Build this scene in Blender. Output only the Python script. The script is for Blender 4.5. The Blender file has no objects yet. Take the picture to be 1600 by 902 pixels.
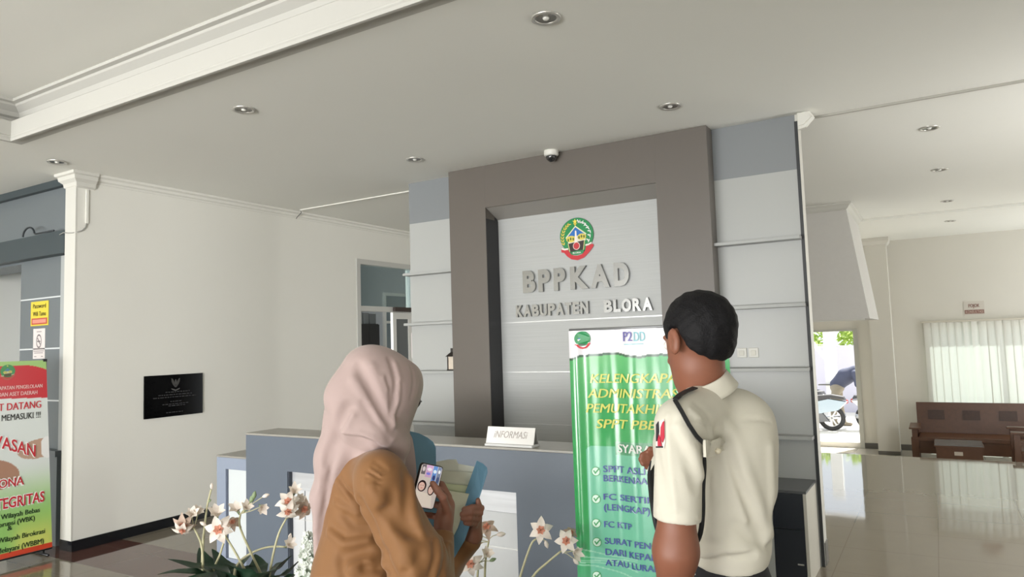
import bpy, bmesh, math, random
import numpy as np
from mathutils import Vector, Matrix, Euler, noise as mnoise

S = bpy.context.scene
C = S.collection
random.seed(7)
PI = math.pi

# ------------------------------------------------------------------ camera
EYE = 1.58
CR = Vector((0.85852, 0.51180, -0.03162))
CU = Vector((0.06581, -0.04882, 0.99664))
CF = Vector((-0.50854, 0.85772, 0.07559))
FPX = 1111.23
cam_data = bpy.data.cameras.new('camera')
cam = bpy.data.objects.new('camera', cam_data)
C.objects.link(cam)
cam_data.sensor_width = 36.0
cam_data.lens = FPX / 1600.0 * 36.0
cam_data.clip_start = 0.05
cam_data.clip_end = 200
cam.matrix_world = Matrix(((CR.x, CU.x, -CF.x, 0), (CR.y, CU.y, -CF.y, 0), (CR.z, CU.z, -CF.z, EYE), (0, 0, 0, 1)))
S.camera = cam

# ------------------------------------------------------------------ light and exposure
S.view_settings.view_transform = 'Standard'
S.view_settings.look = 'None'
S.view_settings.exposure = 0.0
S.view_settings.gamma = 1.0
S.view_settings.use_curve_mapping = False
try:
    S.cycles.use_denoising = True
    S.cycles.max_bounces = 10
    S.cycles.diffuse_bounces = 6
    S.cycles.caustics_reflective = False
    S.cycles.caustics_refractive = False
    S.cycles.sample_clamp_indirect = 6.0
except Exception:
    pass

world = bpy.data.worlds.new('world')
S.world = world
world.use_nodes = True
_bg = world.node_tree.nodes['Background']
_bg.inputs['Color'].default_value = (0.86, 0.93, 1.0, 1)
_bg.inputs['Strength'].default_value = 1.8

def area_light(name, loc, target, sx, sy, power, color=(1, 1, 1), spread=PI):
    l = bpy.data.lights.new(name, 'AREA')
    l.shape = 'RECTANGLE'; l.size = sx; l.size_y = sy
    l.energy = power; l.color = color; l.spread = spread
    o = bpy.data.objects.new(name, l); C.objects.link(o)
    o.location = loc
    o.rotation_euler = (Vector(target) - Vector(loc)).to_track_quat('-Z', 'Z').to_euler()
    return o

# daylight through the open entrance behind the photographer: sky light, then an added up-light for the ceiling
area_light('entrance_daylight', (-4.6, -9.2, 1.5), (-3.6, -1.5, 0.2), 6.0, 2.6, 270, (1.0, 0.99, 0.975))
area_light('lobby_uplight', (-4.0, -6.2, 0.12), (-3.8, -2.2, 3.1), 7.0, 2.0, 1000, (1.0, 0.99, 0.965))  # added lamp low inside the lobby, lifts the ceiling in place of floor bounce
# fill lamps added out of view, and sky light behind the blind window
area_light('lounge_fill', (3.1, 12.2, 0.8), (-1.0, 11.6, 2.2), 2.4, 2.2, 45, (1.0, 0.99, 0.965))  # added fill at an assumed opening beyond the right edge of view
area_light('bulkhead_fill', (3.1, 5.9, 1.3), (-1.3, 9.4, 2.2), 2.4, 1.8, 175, (1.0, 0.99, 0.97))  # added fill before the solid right wall, brightens the bulkhead front
area_light('side_wall_fill', (1.6, -8.8, 1.4), (-6.1, 3.9, 1.6), 2.4, 2.4, 92, (1.0, 0.99, 0.975), math.radians(50))  # added narrow-spread fill aimed at the white side wall
area_light('window_daylight', (1.4, 14.6, 1.0), (1.4, 13.0, 0.9), 3.2, 1.9, 12, (1.0, 1.0, 0.98))
area_light('office_fill', (-6.98, 5.5, 1.7), (-6.98, 9.0, 1.9), 1.0, 1.6, 60, (1.0, 1.0, 1.0))  # added fill inside the office, no window is built there
sun_l = bpy.data.lights.new('sun', 'SUN')
sun_l.energy = 18.0; sun_l.angle = 0.01; sun_l.color = (1, 0.97, 0.9)
sun = bpy.data.objects.new('sun', sun_l); C.objects.link(sun)
sun.rotation_euler = Vector((-0.25, -0.62, -1.0)).to_track_quat('-Z', 'Y').to_euler()

# ------------------------------------------------------------------ materials
def lin(c):
    c = c / 255.0
    return c / 12.92 if c <= 0.04045 else ((c + 0.055) / 1.055) ** 2.4
def rgb(r, g, b): return (lin(r), lin(g), lin(b), 1.0)
MATS = {}
def mat(name, col, rough=0.6, metal=0.0, spec=0.5, noise=0.0, nscale=30.0, bump=0.0, bscale=80.0, coat=0.0, sheen=0.0, trans=0.0, sss=0.0):
    """principled material with a faint procedural colour mottle and bump"""
    if name in MATS: return MATS[name]
    m = bpy.data.materials.new(name); m.use_nodes = True
    nt = m.node_tree; p = nt.nodes['Principled BSDF']
    p.inputs['Roughness'].default_value = rough
    p.inputs['Metallic'].default_value = metal
    p.inputs['Specular IOR Level'].default_value = spec
    p.inputs['Coat Weight'].default_value = coat
    p.inputs['Coat Roughness'].default_value = 0.08
    p.inputs['Sheen Weight'].default_value = sheen
    if sss:
        p.inputs['Subsurface Weight'].default_value = sss
        p.inputs['Subsurface Radius'].default_value = (0.012, 0.005, 0.003)
    c = rgb(*col)
    tc = nt.nodes.new('ShaderNodeTexCoord')
    if noise > 0:
        n = nt.nodes.new('ShaderNodeTexNoise'); n.inputs['Scale'].default_value = nscale; n.inputs['Detail'].default_value = 4
        nt.links.new(tc.outputs['Object'], n.inputs['Vector'])
        mx = nt.nodes.new('ShaderNodeMix'); mx.data_type = 'RGBA'
        mx.inputs['A'].default_value = tuple(x * (1 - noise) for x in c[:3]) + (1,)
        mx.inputs['B'].default_value = tuple(min(1, x * (1 + noise)) for x in c[:3]) + (1,)
        nt.links.new(n.outputs['Fac'], mx.inputs['Factor'])
        nt.links.new(mx.outputs['Result'], p.inputs['Base Color'])
    else:
        p.inputs['Base Color'].default_value = c
    if bump > 0:
        n2 = nt.nodes.new('ShaderNodeTexNoise'); n2.inputs['Scale'].default_value = bscale; n2.inputs['Detail'].default_value = 3
        nt.links.new(tc.outputs['Object'], n2.inputs['Vector'])
        b = nt.nodes.new('ShaderNodeBump'); b.inputs['Strength'].default_value = bump; b.inputs['Distance'].default_value = 0.004
        nt.links.new(n2.outputs['Fac'], b.inputs['Height']); nt.links.new(b.outputs['Normal'], p.inputs['Normal'])
    if trans:
        t = nt.nodes.new('ShaderNodeBsdfTranslucent'); t.inputs['Color'].default_value = c
        ms = nt.nodes.new('ShaderNodeMixShader'); ms.inputs['Fac'].default_value = trans
        nt.links.new(p.outputs['BSDF'], ms.inputs[1]); nt.links.new(t.outputs['BSDF'], ms.inputs[2])
        nt.links.new(ms.outputs['Shader'], nt.nodes['Material Output'].inputs['Surface'])
    MATS[name] = m
    return m

def brushed(name, col, rough=0.35, metal=0.35, amt=0.12, sx=1.5, sz=140.0):
    """laminate with fine horizontal brushing"""
    m = bpy.data.materials.new(name); m.use_nodes = True
    nt = m.node_tree; p = nt.nodes['Principled BSDF']
    p.inputs['Roughness'].default_value = rough; p.inputs['Metallic'].default_value = metal
    tc = nt.nodes.new('ShaderNodeTexCoord'); mp = nt.nodes.new('ShaderNodeMapping')
    mp.inputs['Scale'].default_value = (sx, sx, sz)
    nt.links.new(tc.outputs['Object'], mp.inputs['Vector'])
    n = nt.nodes.new('ShaderNodeTexNoise'); n.inputs['Scale'].default_value = 1.0; n.inputs['Detail'].default_value = 5
    nt.links.new(mp.outputs['Vector'], n.inputs['Vector'])
    c = rgb(*col)
    mx = nt.nodes.new('ShaderNodeMix'); mx.data_type = 'RGBA'
    mx.inputs['A'].default_value = tuple(x * (1 - amt) for x in c[:3]) + (1,)
    mx.inputs['B'].default_value = tuple(min(1, x * (1 + amt)) for x in c[:3]) + (1,)
    nt.links.new(n.outputs['Fac'], mx.inputs['Factor']); nt.links.new(mx.outputs['Result'], p.inputs['Base Color'])
    b = nt.nodes.new('ShaderNodeBump'); b.inputs['Strength'].default_value = 0.12; b.inputs['Distance'].default_value = 0.001
    nt.links.new(n.outputs['Fac'], b.inputs['Height']); nt.links.new(b.outputs['Normal'], p.inputs['Normal'])
    return m

def floor_mat(name, base, tile=0.597, ox=-0.091, oy=7.03, band=None):
    m = bpy.data.materials.new(name); m.use_nodes = True
    nt = m.node_tree; p = nt.nodes['Principled BSDF']; L = nt.links
    p.inputs['Roughness'].default_value = 0.05; p.inputs['Specular IOR Level'].default_value = 0.9
    tc = nt.nodes.new('ShaderNodeTexCoord'); sp = nt.nodes.new('ShaderNodeSeparateXYZ')
    L.new(tc.outputs['Object'], sp.inputs['Vector'])
    def M(op, a, b=None, c=None):
        n = nt.nodes.new('ShaderNodeMath'); n.operation = op
        for i, x in enumerate((a, b, c)):
            if x is None: continue
            if isinstance(x, (int, float)): n.inputs[i].default_value = x
            else: L.new(x, n.inputs[i])
        return n.outputs[0]
    def grout(s, o):
        f = M('FRACT', M('DIVIDE', M('SUBTRACT', s, o), tile))
        d = M('MINIMUM', f, M('SUBTRACT', 1.0, f))
        return M('LESS_THAN', d, 0.0032 / tile)
    g = M('MAXIMUM', grout(sp.outputs['X'], ox), grout(sp.outputs['Y'], oy))
    n = nt.nodes.new('ShaderNodeTexNoise'); n.inputs['Scale'].default_value = 6; n.inputs['Detail'].default_value = 6
    L.new(tc.outputs['Object'], n.inputs['Vector'])
    c = rgb(*base)
    mx = nt.nodes.new('ShaderNodeMix'); mx.data_type = 'RGBA'
    mx.inputs['A'].default_value = tuple(x * 0.95 for x in c[:3]) + (1,); mx.inputs['B'].default_value = tuple(min(1, x * 1.05) for x in c[:3]) + (1,)
    L.new(n.outputs['Fac'], mx.inputs['Factor'])
    col = mx.outputs['Result']
    if band:
        y0, y1, xm, bc = band
        inb = M('MULTIPLY', M('MULTIPLY', M('GREATER_THAN', sp.outputs['Y'], y0), M('LESS_THAN', sp.outputs['Y'], y1)), M('LESS_THAN', sp.outputs['X'], xm))
        mb = nt.nodes.new('ShaderNodeMix'); mb.data_type = 'RGBA'
        L.new(inb, mb.inputs['Factor']); L.new(col, mb.inputs['A']); mb.inputs['B'].default_value = rgb(*bc)
        col = mb.outputs['Result']
    mg = nt.nodes.new('ShaderNodeMix'); mg.data_type = 'RGBA'
    L.new(g, mg.inputs['Factor']); L.new(col, mg.inputs['A']); mg.inputs['B'].default_value = rgb(120, 112, 100)
    L.new(mg.outputs['Result'], p.inputs['Base Color'])
    b = nt.nodes.new('ShaderNodeTexNoise'); b.inputs['Scale'].default_value = 2.2
    L.new(tc.outputs['Object'], b.inputs['Vector'])
    bp = nt.nodes.new('ShaderNodeBump'); bp.inputs['Strength'].default_value = 0.015; bp.inputs['Distance'].default_value = 0.05
    L.new(b.outputs['Fac'], bp.inputs['Height']); L.new(bp.outputs['Normal'], p.inputs['Normal'])
    return m

def glass_mat(name, tint=(225, 235, 235), alpha=0.18):
    m = bpy.data.materials.new(name); m.use_nodes = True
    nt = m.node_tree; nt.nodes.remove(nt.nodes['Principled BSDF'])
    t = nt.nodes.new('ShaderNodeBsdfTransparent'); t.inputs['Color'].default_value = rgb(*tint)
    g = nt.nodes.new('ShaderNodeBsdfGlossy'); g.inputs['Roughness'].default_value = 0.02
    fr = nt.nodes.new('ShaderNodeLayerWeight'); fr.inputs['Blend'].default_value = 0.25
    ad = nt.nodes.new('ShaderNodeMath'); ad.operation = 'MULTIPLY_ADD'; ad.inputs[1].default_value = 0.35; ad.inputs[2].default_value = alpha * 0.2
    nt.links.new(fr.outputs['Facing'], ad.inputs[0])
    ms = nt.nodes.new('ShaderNodeMixShader')
    nt.links.new(ad.outputs[0], ms.inputs['Fac']); nt.links.new(t.outputs[0], ms.inputs[1]); nt.links.new(g.outputs[0], ms.inputs[2])
    nt.links.new(ms.outputs[0], nt.nodes['Material Output'].inputs['Surface'])
    return m

# ------------------------------------------------------------------ object helpers
PM = {}          # world matrices of parents
def thing(name, label, cat, loc=(0, 0, 0), rotz=0.0, group=None):
    o = bpy.data.objects.new(name, None); C.objects.link(o)
    o.empty_display_size = 0.1
    o.location = loc; o.rotation_euler = (0, 0, rotz)
    o['label'] = label; o['category'] = cat
    if group: o['group'] = group
    PM[o] = Matrix.Translation(loc) @ Matrix.Rotation(rotz, 4, 'Z')
    return o
def tag(o, label, cat, group=None):
    o['label'] = label; o['category'] = cat
    if group: o['group'] = group
    return o
def obj(name, bm, m, parent=None, world=True, smooth=False, label=None):
    """link a bmesh (or mesh) as ONE object; world=True: its verts are in world space"""
    if isinstance(bm, bpy.types.Mesh): me = bm
    else:
        bmesh.ops.recalc_face_normals(bm, faces=bm.faces)
        me = bpy.data.meshes.new(name); bm.to_mesh(me); bm.free()
    o = bpy.data.objects.new(name, me); C.objects.link(o)
    ms = m if isinstance(m, (list, tuple)) else [m]
    if not me.materials:
        for x in ms: me.materials.append(x)
    if smooth:
        me.polygons.foreach_set('use_smooth', [True] * len(me.polygons))
        me.update()
    if parent is not None:
        o.parent = parent
        if world: me.transform(PM[parent].inverted())
        PM[o] = PM[parent]
    else:
        PM[o] = Matrix.Identity(4)
    if label: o['label'] = label
    return o
def struct(name, bm, m, smooth=False):
    o = obj(name, bm, m, smooth=smooth); o['kind'] = 'structure'; return o
def B(): return bmesh.new()
def box(bm, x0, x1, y0, y1, z0, z1, bev=0.0):
    r = bmesh.ops.create_cube(bm, size=1.0)
    vs = r['verts']
    for v in vs:
        v.co = Vector(((x0 + x1) / 2 + v.co.x * (x1 - x0), (y0 + y1) / 2 + v.co.y * (y1 - y0), (z0 + z1) / 2 + v.co.z * (z1 - z0)))
    if bev > 0:
        es = list({e for v in vs for e in v.link_edges})
        bmesh.ops.bevel(bm, geom=es, offset=bev, segments=2, affect='EDGES', profile=0.5)
    return bm
def bx(*a): return box(B(), *a)
def poly(bm, pts):
    return bm.faces.new([bm.verts.new(p) for p in pts])
def prism(bm, pts, vec):
    """closed prism: polygon pts swept by vec"""
    vec = Vector(vec)
    a = [bm.verts.new(p) for p in pts]; b = [bm.verts.new(Vector(p) + vec) for p in pts]
    n = len(a)
    bm.faces.new(a); bm.faces.new(b[::-1])
    for i in range(n): bm.faces.new((a[i], b[i], b[(i + 1) % n], a[(i + 1) % n]))
    return bm
def tube(bm, pts, r, seg=10, cap=True):
    """tube along points; r a number or list"""
    pts = [Vector(p) for p in pts]; n = len(pts)
    rs = r if isinstance(r, (list, tuple)) else [r] * n
    up = Vector((0, 0, 1)); rings = []
    t0 = (pts[1] - pts[0]).normalized()
    nrm = t0.cross(up)
    if nrm.length < 1e-4: nrm = t0.cross(Vector((1, 0, 0)))
    nrm.normalize()
    for i in range(n):
        t = (pts[min(i + 1, n - 1)] - pts[max(i - 1, 0)]).normalized()
        nrm = (nrm - t * nrm.dot(t)).normalized(); bn = t.cross(nrm)
        rings.append([bm.verts.new(pts[i] + (nrm * math.cos(2 * PI * k / seg) + bn * math.sin(2 * PI * k / seg)) * rs[i]) for k in range(seg)])
    for i in range(n - 1):
        for k in range(seg):
            bm.faces.new((rings[i][k], rings[i][(k + 1) % seg], rings[i + 1][(k + 1) % seg], rings[i + 1][k]))
    if cap:
        bm.faces.new(rings[0][::-1]); bm.faces.new(rings[-1])
    return bm
def lathe(bm, prof, cx, cy, seg=32, axis=None):
    """prof: (r, z) list revolved about the vertical axis at cx, cy"""
    rings = []
    for r, z in prof:
        if r < 1e-5: rings.append([bm.verts.new((cx, cy, z))])
        else: rings.append([bm.verts.new((cx + r * math.cos(2 * PI * k / seg), cy + r * math.sin(2 * PI * k / seg), z)) for k in range(seg)])
    for a, b in zip(rings, rings[1:]):
        for k in range(seg):
            q = [a[k % len(a)], a[(k + 1) % len(a)], b[(k + 1) % len(b)], b[k % len(b)]]
            q2 = []
            for v in q:
                if v not in q2: q2.append(v)
            if len(q2) > 2: bm.faces.new(q2)
    return bm
def sweep(bm, path, prof):
    """moulding: profile (offset to the left of the path, z) swept with mitred corners along an open xy path"""
    n = len(path); P = [Vector((p[0], p[1])) for p in path]; rings = []
    for i in range(n):
        d0 = (P[i] - P[i - 1]).normalized() if i > 0 else None
        d1 = (P[i + 1] - P[i]).normalized() if i < n - 1 else None
        if d0 is None: d0 = d1
        if d1 is None: d1 = d0
        n0 = Vector((-d0.y, d0.x)); n1 = Vector((-d1.y, d1.x))
        b = (n0 + n1).normalized(); k = 1.0 / max(0.2, b.dot(n0))
        rings.append([bm.verts.new((P[i].x + b.x * k * o, P[i].y + b.y * k * o, z)) for o, z in prof])
    m = len(prof)
    for a, b in zip(rings, rings[1:]):
        for k in range(m):
            bm.faces.new((a[k], a[(k + 1) % m], b[(k + 1) % m], b[k]))
    bm.faces.new(rings[0]); bm.faces.new(rings[-1][::-1])
    return bm
def at(px, py, depth):
    """point of the place seen at photo pixel (px, py), at a given distance along the view"""
    return Vector((0, 0, EYE)) + (CF + CR * ((px - 800) / FPX) - CU * ((py - 451) / FPX)) * depth
def text_mesh(body, size, bold=0.0, shear=0.0, extrude=0.002, align='LEFT', spacing=1.0, xscale=1.0, res=3, line=1.0):
    """lettering as a flat extruded mesh in its own xy plane"""
    cu = bpy.data.curves.new('lettering', 'FONT')
    small = size < 0.1 and 0 < bold < 0.005
    cu.body = body; cu.size = size; cu.offset = 0.0 if small else bold; cu.shear = shear; cu.extrude = extrude
    cu.align_x = align; cu.space_character = spacing; cu.resolution_u = res; cu.space_line = line
    o = bpy.data.objects.new('lettering', cu); C.objects.link(o)
    dg = bpy.context.evaluated_depsgraph_get()
    me = bpy.data.meshes.new_from_object(o.evaluated_get(dg))
    bpy.data.objects.remove(o); bpy.data.curves.remove(cu)
    if small:      # printed bold: the stroke laid down twice, a hair apart
        bm = B()
        for sx in (-0.75, 0.75):
            m2 = me.copy(); m2.transform(Matrix.Translation((sx * bold, 0, 0.00002 * sx))); bm.from_mesh(m2); bpy.data.meshes.remove(m2)
        bm.to_mesh(me); bm.free()
    if xscale != 1.0: me.transform(Matrix.Diagonal((xscale, 1, 1, 1)))
    me.materials.clear()
    return me
def place(me, origin, xdir, ydir):
    """map a mesh's own x, y to the world directions xdir, ydir"""
    x = Vector(xdir).normalized(); y = Vector(ydir).normalized(); z = x.cross(y)
    me.transform(Matrix(((x.x, y.x, z.x, origin[0]), (x.y, y.y, z.y, origin[1]), (x.z, y.z, z.z, origin[2]), (0, 0, 0, 1))))
    return me
def fit_text(body, width, height, **k):
    """lettering scaled to a cap height and to a width, its lower left at 0, 0"""
    me = text_mesh(body, height / 0.7, **k)
    xs = [v.co.x for v in me.vertices]; ys = [v.co.y for v in me.vertices]
    sx = width / (max(xs) - min(xs))
    me.transform(Matrix.Diagonal((sx, 1, 1, 1)) @ Matrix.Translation((-min(xs), 0, 0)))
    return me
def join_meshes(mes):
    bm = B()
    for me in mes: bm.from_mesh(me)
    out = bpy.data.meshes.new('joined'); bm.to_mesh(out); bm.free(); return out

# ================================================================== the room
H = 3.128
ZL = -0.41                 # floor of the lounge, two steps below the lobby
XW = -6.135                # white side wall
YW = 3.226
YC = 5.296                 # front of the centre wall
XCL, XCR = -4.255, -0.765
YE = 10.25                 # edge of the lobby floor above the lounge
YF = 13.6
white = mat('white_wall_paint', (222, 221, 214), 0.75, noise=0.015, nscale=3)
cream = mat('cream_wall_paint', (212, 209, 200), 0.75, noise=0.015, nscale=3)
ceil_m = mat('ceiling_paint', (232, 232, 226), 0.85, noise=0.01, nscale=2)
coffer_m = mat('coffer_trim_paint', (184, 183, 177), 0.6)
trim_m = mat('white_gloss_trim', (206, 205, 198), 0.45)
black_skirt = mat('black_granite_skirting', (22, 24, 28), 0.12, noise=0.3, nscale=60)
grey_skirt = mat('grey_skirting', (104, 102, 98), 0.3)
grey_paint = mat('blue_grey_laminate', (104, 111, 115), 0.4, noise=0.03, nscale=4)
dark_beam = mat('dark_grey_paint', (58, 68, 72), 0.5)
frieze_m = mat('grey_frieze_laminate', (130, 134, 137), 0.4)
column_m = mat('pale_grey_laminate', (175, 177, 175), 0.32, noise=0.02, nscale=2.5)
brown_m = mat('brown_grey_laminate', (102, 96, 90), 0.38, noise=0.03, nscale=5)
silver_m = brushed('silver_brushed_laminate', (178, 180, 179), 0.5, 0.12, 0.14)
shelf_m = mat('grey_shelf_edge', (150, 151, 150), 0.4)

struct('floor', bx(-9, 3.2, -9.6, YE, -0.12, 0), floor_mat('polished_tile', (134, 126, 113), band=(3.07, 3.63, -4.2, (96, 66, 60))))
bm = B(); box(bm, -3.2, 3.2, YE, YF + 0.2, ZL - 0.1, ZL); box(bm, -3.2, 3.2, YE - 0.3, YE, ZL - 0.1, -0.12)
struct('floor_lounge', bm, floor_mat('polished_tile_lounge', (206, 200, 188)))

# ceiling with the coffer over the lobby
KX0, KX1, KY0, KY1 = -5.5, 2.4, -3.2, 2.435
HU = H + 0.285
bm = B()
box(bm, -9, 3.3, KY1 + 0.12, 10.9, H, H + 0.06)
box(bm, -9, KX0 - 0.12, -9.6, KY1 + 0.12, H, H + 0.06)
box(bm, KX1 + 0.12, 3.3, -9.6, KY1 + 0.12, H, H + 0.06)
box(bm, KX0 - 0.12, KX1 + 0.12, -9.6, KY0 - 0.12, H, H + 0.06)
box(bm, KX0 - 0.3, KX1 + 0.3, KY0 - 0.3, KY1 + 0.3, HU, HU + 0.06)
struct('ceiling', bm, ceil_m)
struct('ceiling_lounge', bx(-3.2, 3.3, 10.9, YF + 0.2, H - 0.03, H + 0.06), ceil_m)
path = [(KX0, KY0), (KX0, KY1), (KX1, KY1), (KX1, KY0), (KX0, KY0)]
path = [(p[0], p[1]) for p in path]
def rev(pr): return [(-o, z) for o, z in pr]
lip = [(-0.125, H - 0.001), (-0.03, H - 0.001), (-0.03, H - 0.014), (-0.014, H - 0.014), (-0.012, H - 0.028), (0.004, H - 0.028), (0.007, H - 0.012), (0.003, H + 0.002),
       (0.006, H + 0.010), (0.001, H + 0.014), (0.0, H + 0.118), (-0.03, H + 0.118), (-0.03, H + 0.03), (-0.125, H + 0.03)]
struct('trim_coffer_lip', sweep(B(), path, rev(lip)), coffer_m)
crown = [(-0.125, H + 0.029), (-0.118, H + 0.03), (-0.118, H + 0.175), (-0.095, H + 0.185), (-0.085, H + 0.215), (-0.045, H + 0.248), (-0.04, H + 0.262), (-0.012, H + 0.268), (-0.008, HU + 0.001), (-0.125, HU + 0.001)]
struct('trim_coffer_crown', sweep(B(), path, rev(crown)), coffer_m)

# white side wall with a glazed door far along it
bm = B()
DY0, DY1, DZT = 6.60, 7.72, 2.652
box(bm, XW - 0.16, XW, YW, DY0, 0, H); box(bm, XW - 0.16, XW, DY1, 9.4, 0, H); box(bm, XW - 0.16, XW, DY0, DY1, DZT, H)
struct('wall_left', bm, white)
struct('baseboard_left', bx(XW - 0.175, XW + 0.012, YW - 0.012, DY0 - 0.02, 0.0, 0.085), black_skirt)
cove = [(0, H - 0.075), (0.008, H - 0.075), (0.014, H - 0.06), (0.03, H - 0.05), (0.035, H - 0.03), (0.06, H - 0.018), (0.062, H), (0, H)]
struct('trim_left', sweep(B(), [(XW, 9.4), (XW, YW + 0.14)], cove), white)
# pilaster capital at the end of the white wall
cap = [(-0.1, H), (0.075, H), (0.072, H - 0.022), (0.055, H - 0.03), (0.05, H - 0.06), (0.024, H - 0.085), (0.02, H - 0.115), (0.0, H - 0.13), (-0.1, H - 0.13)]
struct('trim_pilaster', sweep(B(), [(XW - 0.16, YW + 0.3), (XW - 0.16, YW), (XW, YW), (XW, YW + 0.14)], [(-o, z) for o, z in cap]), trim_m)
bm = B(); box(bm, XW - 0.16, XW + 0.001, YW - 0.014, YW - 0.001, 0.085, H)
struct('trim_wall_end', bm, trim_m)

# blue grey portal beside the white wall
YG = 3.30
bm = B(); box(bm, -7.205, XW - 0.16, YG, YG + 0.3, 0, 2.44); box(bm, -9, XW - 0.16, YG, YG + 0.3, 2.44, H)
struct('wall_portal', bm, grey_paint)
bm = B(); box(bm, -9, XW - 0.165, YG - 0.09, YG - 0.001, 2.46, 2.655)
struct('trim_portal_beam', bm, dark_beam)
struct('trim_portal_top', bx(-9, XW - 0.165, YG - 0.05, YG - 0.001, H - 0.065, H - 0.001), dark_beam)
lm = mat('white_joint_strip', (205, 210, 212), 0.4)
bm = B()
for z in (2.105, 1.655, 1.203): box(bm, -7.2, -6.475, YG - 0.004, YG, z - 0.006, z + 0.006)
struct('trim_portal_joint', bm, lm)
bm = B(); box(bm, -7.25, -6.44, YG - 0.05, YG - 0.001, 0.0, 0.74); box(bm, -7.27, -6.42, YG - 0.075, YG - 0.001, 0.74, 0.79)
struct('trim_portal_dado', bm, mat('mid_grey_laminate', (104, 110, 114), 0.4))
struct('trim_portal_edge', bx(-6.465, -6.30, YG - 0.03, YG - 0.001, 0.79, 2.45), mat('pale_edge_strip', (164, 168, 168), 0.4))
struct('wall_portal_back', bx(-9.2, -6.6, 4.4, 4.5, 0, H), mat('pale_blue_paint', (176, 188, 196), 0.6))
struct('wall_lobby_left', bx(-9.1, -9, -9.6, 4.5, 0, H), white)
bm = B(); box(bm, -9, -7.8, -9.6, -9.5, 0, H); box(bm, 3.0, 3.3, -9.6, -9.5, 0, H); box(bm, -7.8, 3.0, -9.6, -9.5, 2.9, H)
struct('wall_entrance', bm, white)
struct('wall_lobby_right', bx(3.2, 3.3, -9.6, 10.9, 0, H), white)
bm = B(); box(bm, 3.2, 3.3, 10.9, YF, ZL, 0.0); box(bm, 3.2, 3.3, 10.9, YF, 2.4, H)
struct('wall_lounge_right', bm, cream)

# room seen through the door of the white wall
bm = B(); box(bm, -9.6, -9.5, 5.2, 10.2, 0, H); box(bm, -9.5, XW - 0.16, 10.2, 10.3, 0, H); box(bm, -9.5, -9.0, 5.1, 5.2, 0, H)
struct('wall_office', bm, mat('office_grey_paint', (176, 180, 182), 0.7))
struct('floor_office', bx(-9.5, -9.0, 5.2, 10.2, -0.1, 0.001), white)
struct('ceiling_office', bx(-9.5, -9.0, 5.2, 10.2, H, H + 0.06), ceil_m)
al = mat('white_aluminium', (196, 196, 192), 0.35, metal=0.2)
bm = B()
box(bm, XW - 0.1, XW + 0.012, DY0 - 0.03, DY0 + 0.035, 0, DZT + 0.03); box(bm, XW - 0.1, XW + 0.012, DY1 - 0.035, DY1, 0, DZT + 0.03)
box(bm, XW - 0.1, XW + 0.012, DY0 + 0.035, DY1 - 0.035, DZT - 0.035, DZT + 0.03); box(bm, XW - 0.09, XW + 0.005, DY0 + 0.035, DY1 - 0.035, 2.03, 2.095)
struct('door_1', bm, al)
gl = glass_mat('clear_glass')
struct('window_1', bx(XW - 0.06, XW - 0.052, DY0 + 0.035, DY1 - 0.035, 2.095, DZT - 0.035), gl)

# centre wall: recess in a brown frame between two shelf bays
YP = 5.149; XPL, XPR = -3.681, -1.355; YB = 5.349
OX0, OX1, OZT = -3.297, -1.755, 2.755
bm = B()
box(bm, XCL, OX0 - 0.01, YC, YC + 0.14, 0, 2.736); box(bm, OX1 + 0.01, XCR, YC, YC + 0.14, 0, 2.736)
struct('wall_centre', bm, column_m)
bm = B(); box(bm, XCL, XCR, YC, YC + 0.14, 2.7365, H)
struct('wall_centre_frieze', bm, frieze_m)
struct('wall_centre_back', bx(OX0 - 0.2, OX1 + 0.2, YB, YB + 0.03, 0, 2.75), silver_m)
bm = B(); box(bm, XCR, XCR + 0.014, YC - 0.004, YC + 0.15, 0, H - 0.002)
struct('trim_centre_edge', bm, trim_m)
bm = B(); box(bm, XCR - 0.005, XCR + 0.017, YC - 0.008, YC - 0.0045, 0.0, H - 0.05)
struct('trim_centre_gap', bm, mat('dark_joint', (40, 42, 44), 0.5))
struct('baseboard_centre', bx(XCR + 0.002, XCR + 0.02, YC + 0.03, YC + 0.155, 0, 0.15), grey_skirt)
# brown frame: one U of boards, soffit sloping back to the silver sheet
fr = thing('recess_surround', 'brown grey boxed surround framing the silver sign recess', 'surround', ((XPL + XPR) / 2, YP, 0))
bm = B()
box(bm, XPL, OX0, YP, YC - 0.001, 0, H - 0.002)
obj('side_board', bm, brown_m, fr)
bm = B(); box(bm, OX1, XPR, YP, YC - 0.001, 0, H - 0.002)
obj('side_board', bm, brown_m, fr)
bm = B(); box(bm, OX0 + 0.0005, OX1 - 0.0005, YP, YC - 0.001, OZT, H - 0.002)
obj('head_board', bm, brown_m, fr)
bm = B(); prism(bm, [(OX0 + 0.0005, YP + 0.012, OZT - 0.001), (OX0 + 0.0005, YB - 0.001, OZT - 0.001), (OX0 + 0.0005, YB - 0.001, 2.672)], (OX1 - OX0 - 0.001, 0, 0))
struct('trim_recess_soffit', bm, mat('taupe_soffit', (150, 146, 140), 0.4))
bm = B(); box(bm, OX0 - 0.0095, OX0 - 0.0005, YC + 0.001, YB - 0.001, 0, 2.735); box(bm, OX0 + 0.0005, OX0 + 0.004, YP + 0.004, YB - 0.001, 0.0, 2.66)
struct('trim_recess_left', bm, mat('black_reveal', (38, 37, 40), 0.5))
bm = B(); box(bm, OX1 + 0.0005, OX1 + 0.0095, YC + 0.001, YB - 0.001, 0, 2.735)
struct('trim_recess_right', bm, brown_m)
lite = mat('bright_joint_strip', (225, 226, 226), 0.25, metal=0.3)
bm = B()
for z in (1.752, 1.322, 0.88): box(bm, OX0 + 0.01, OX1 - 0.002, YB - 0.004, YB - 0.0002, z - 0.004, z + 0.004)
struct('trim_recess_joint', bm, lite)

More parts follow.
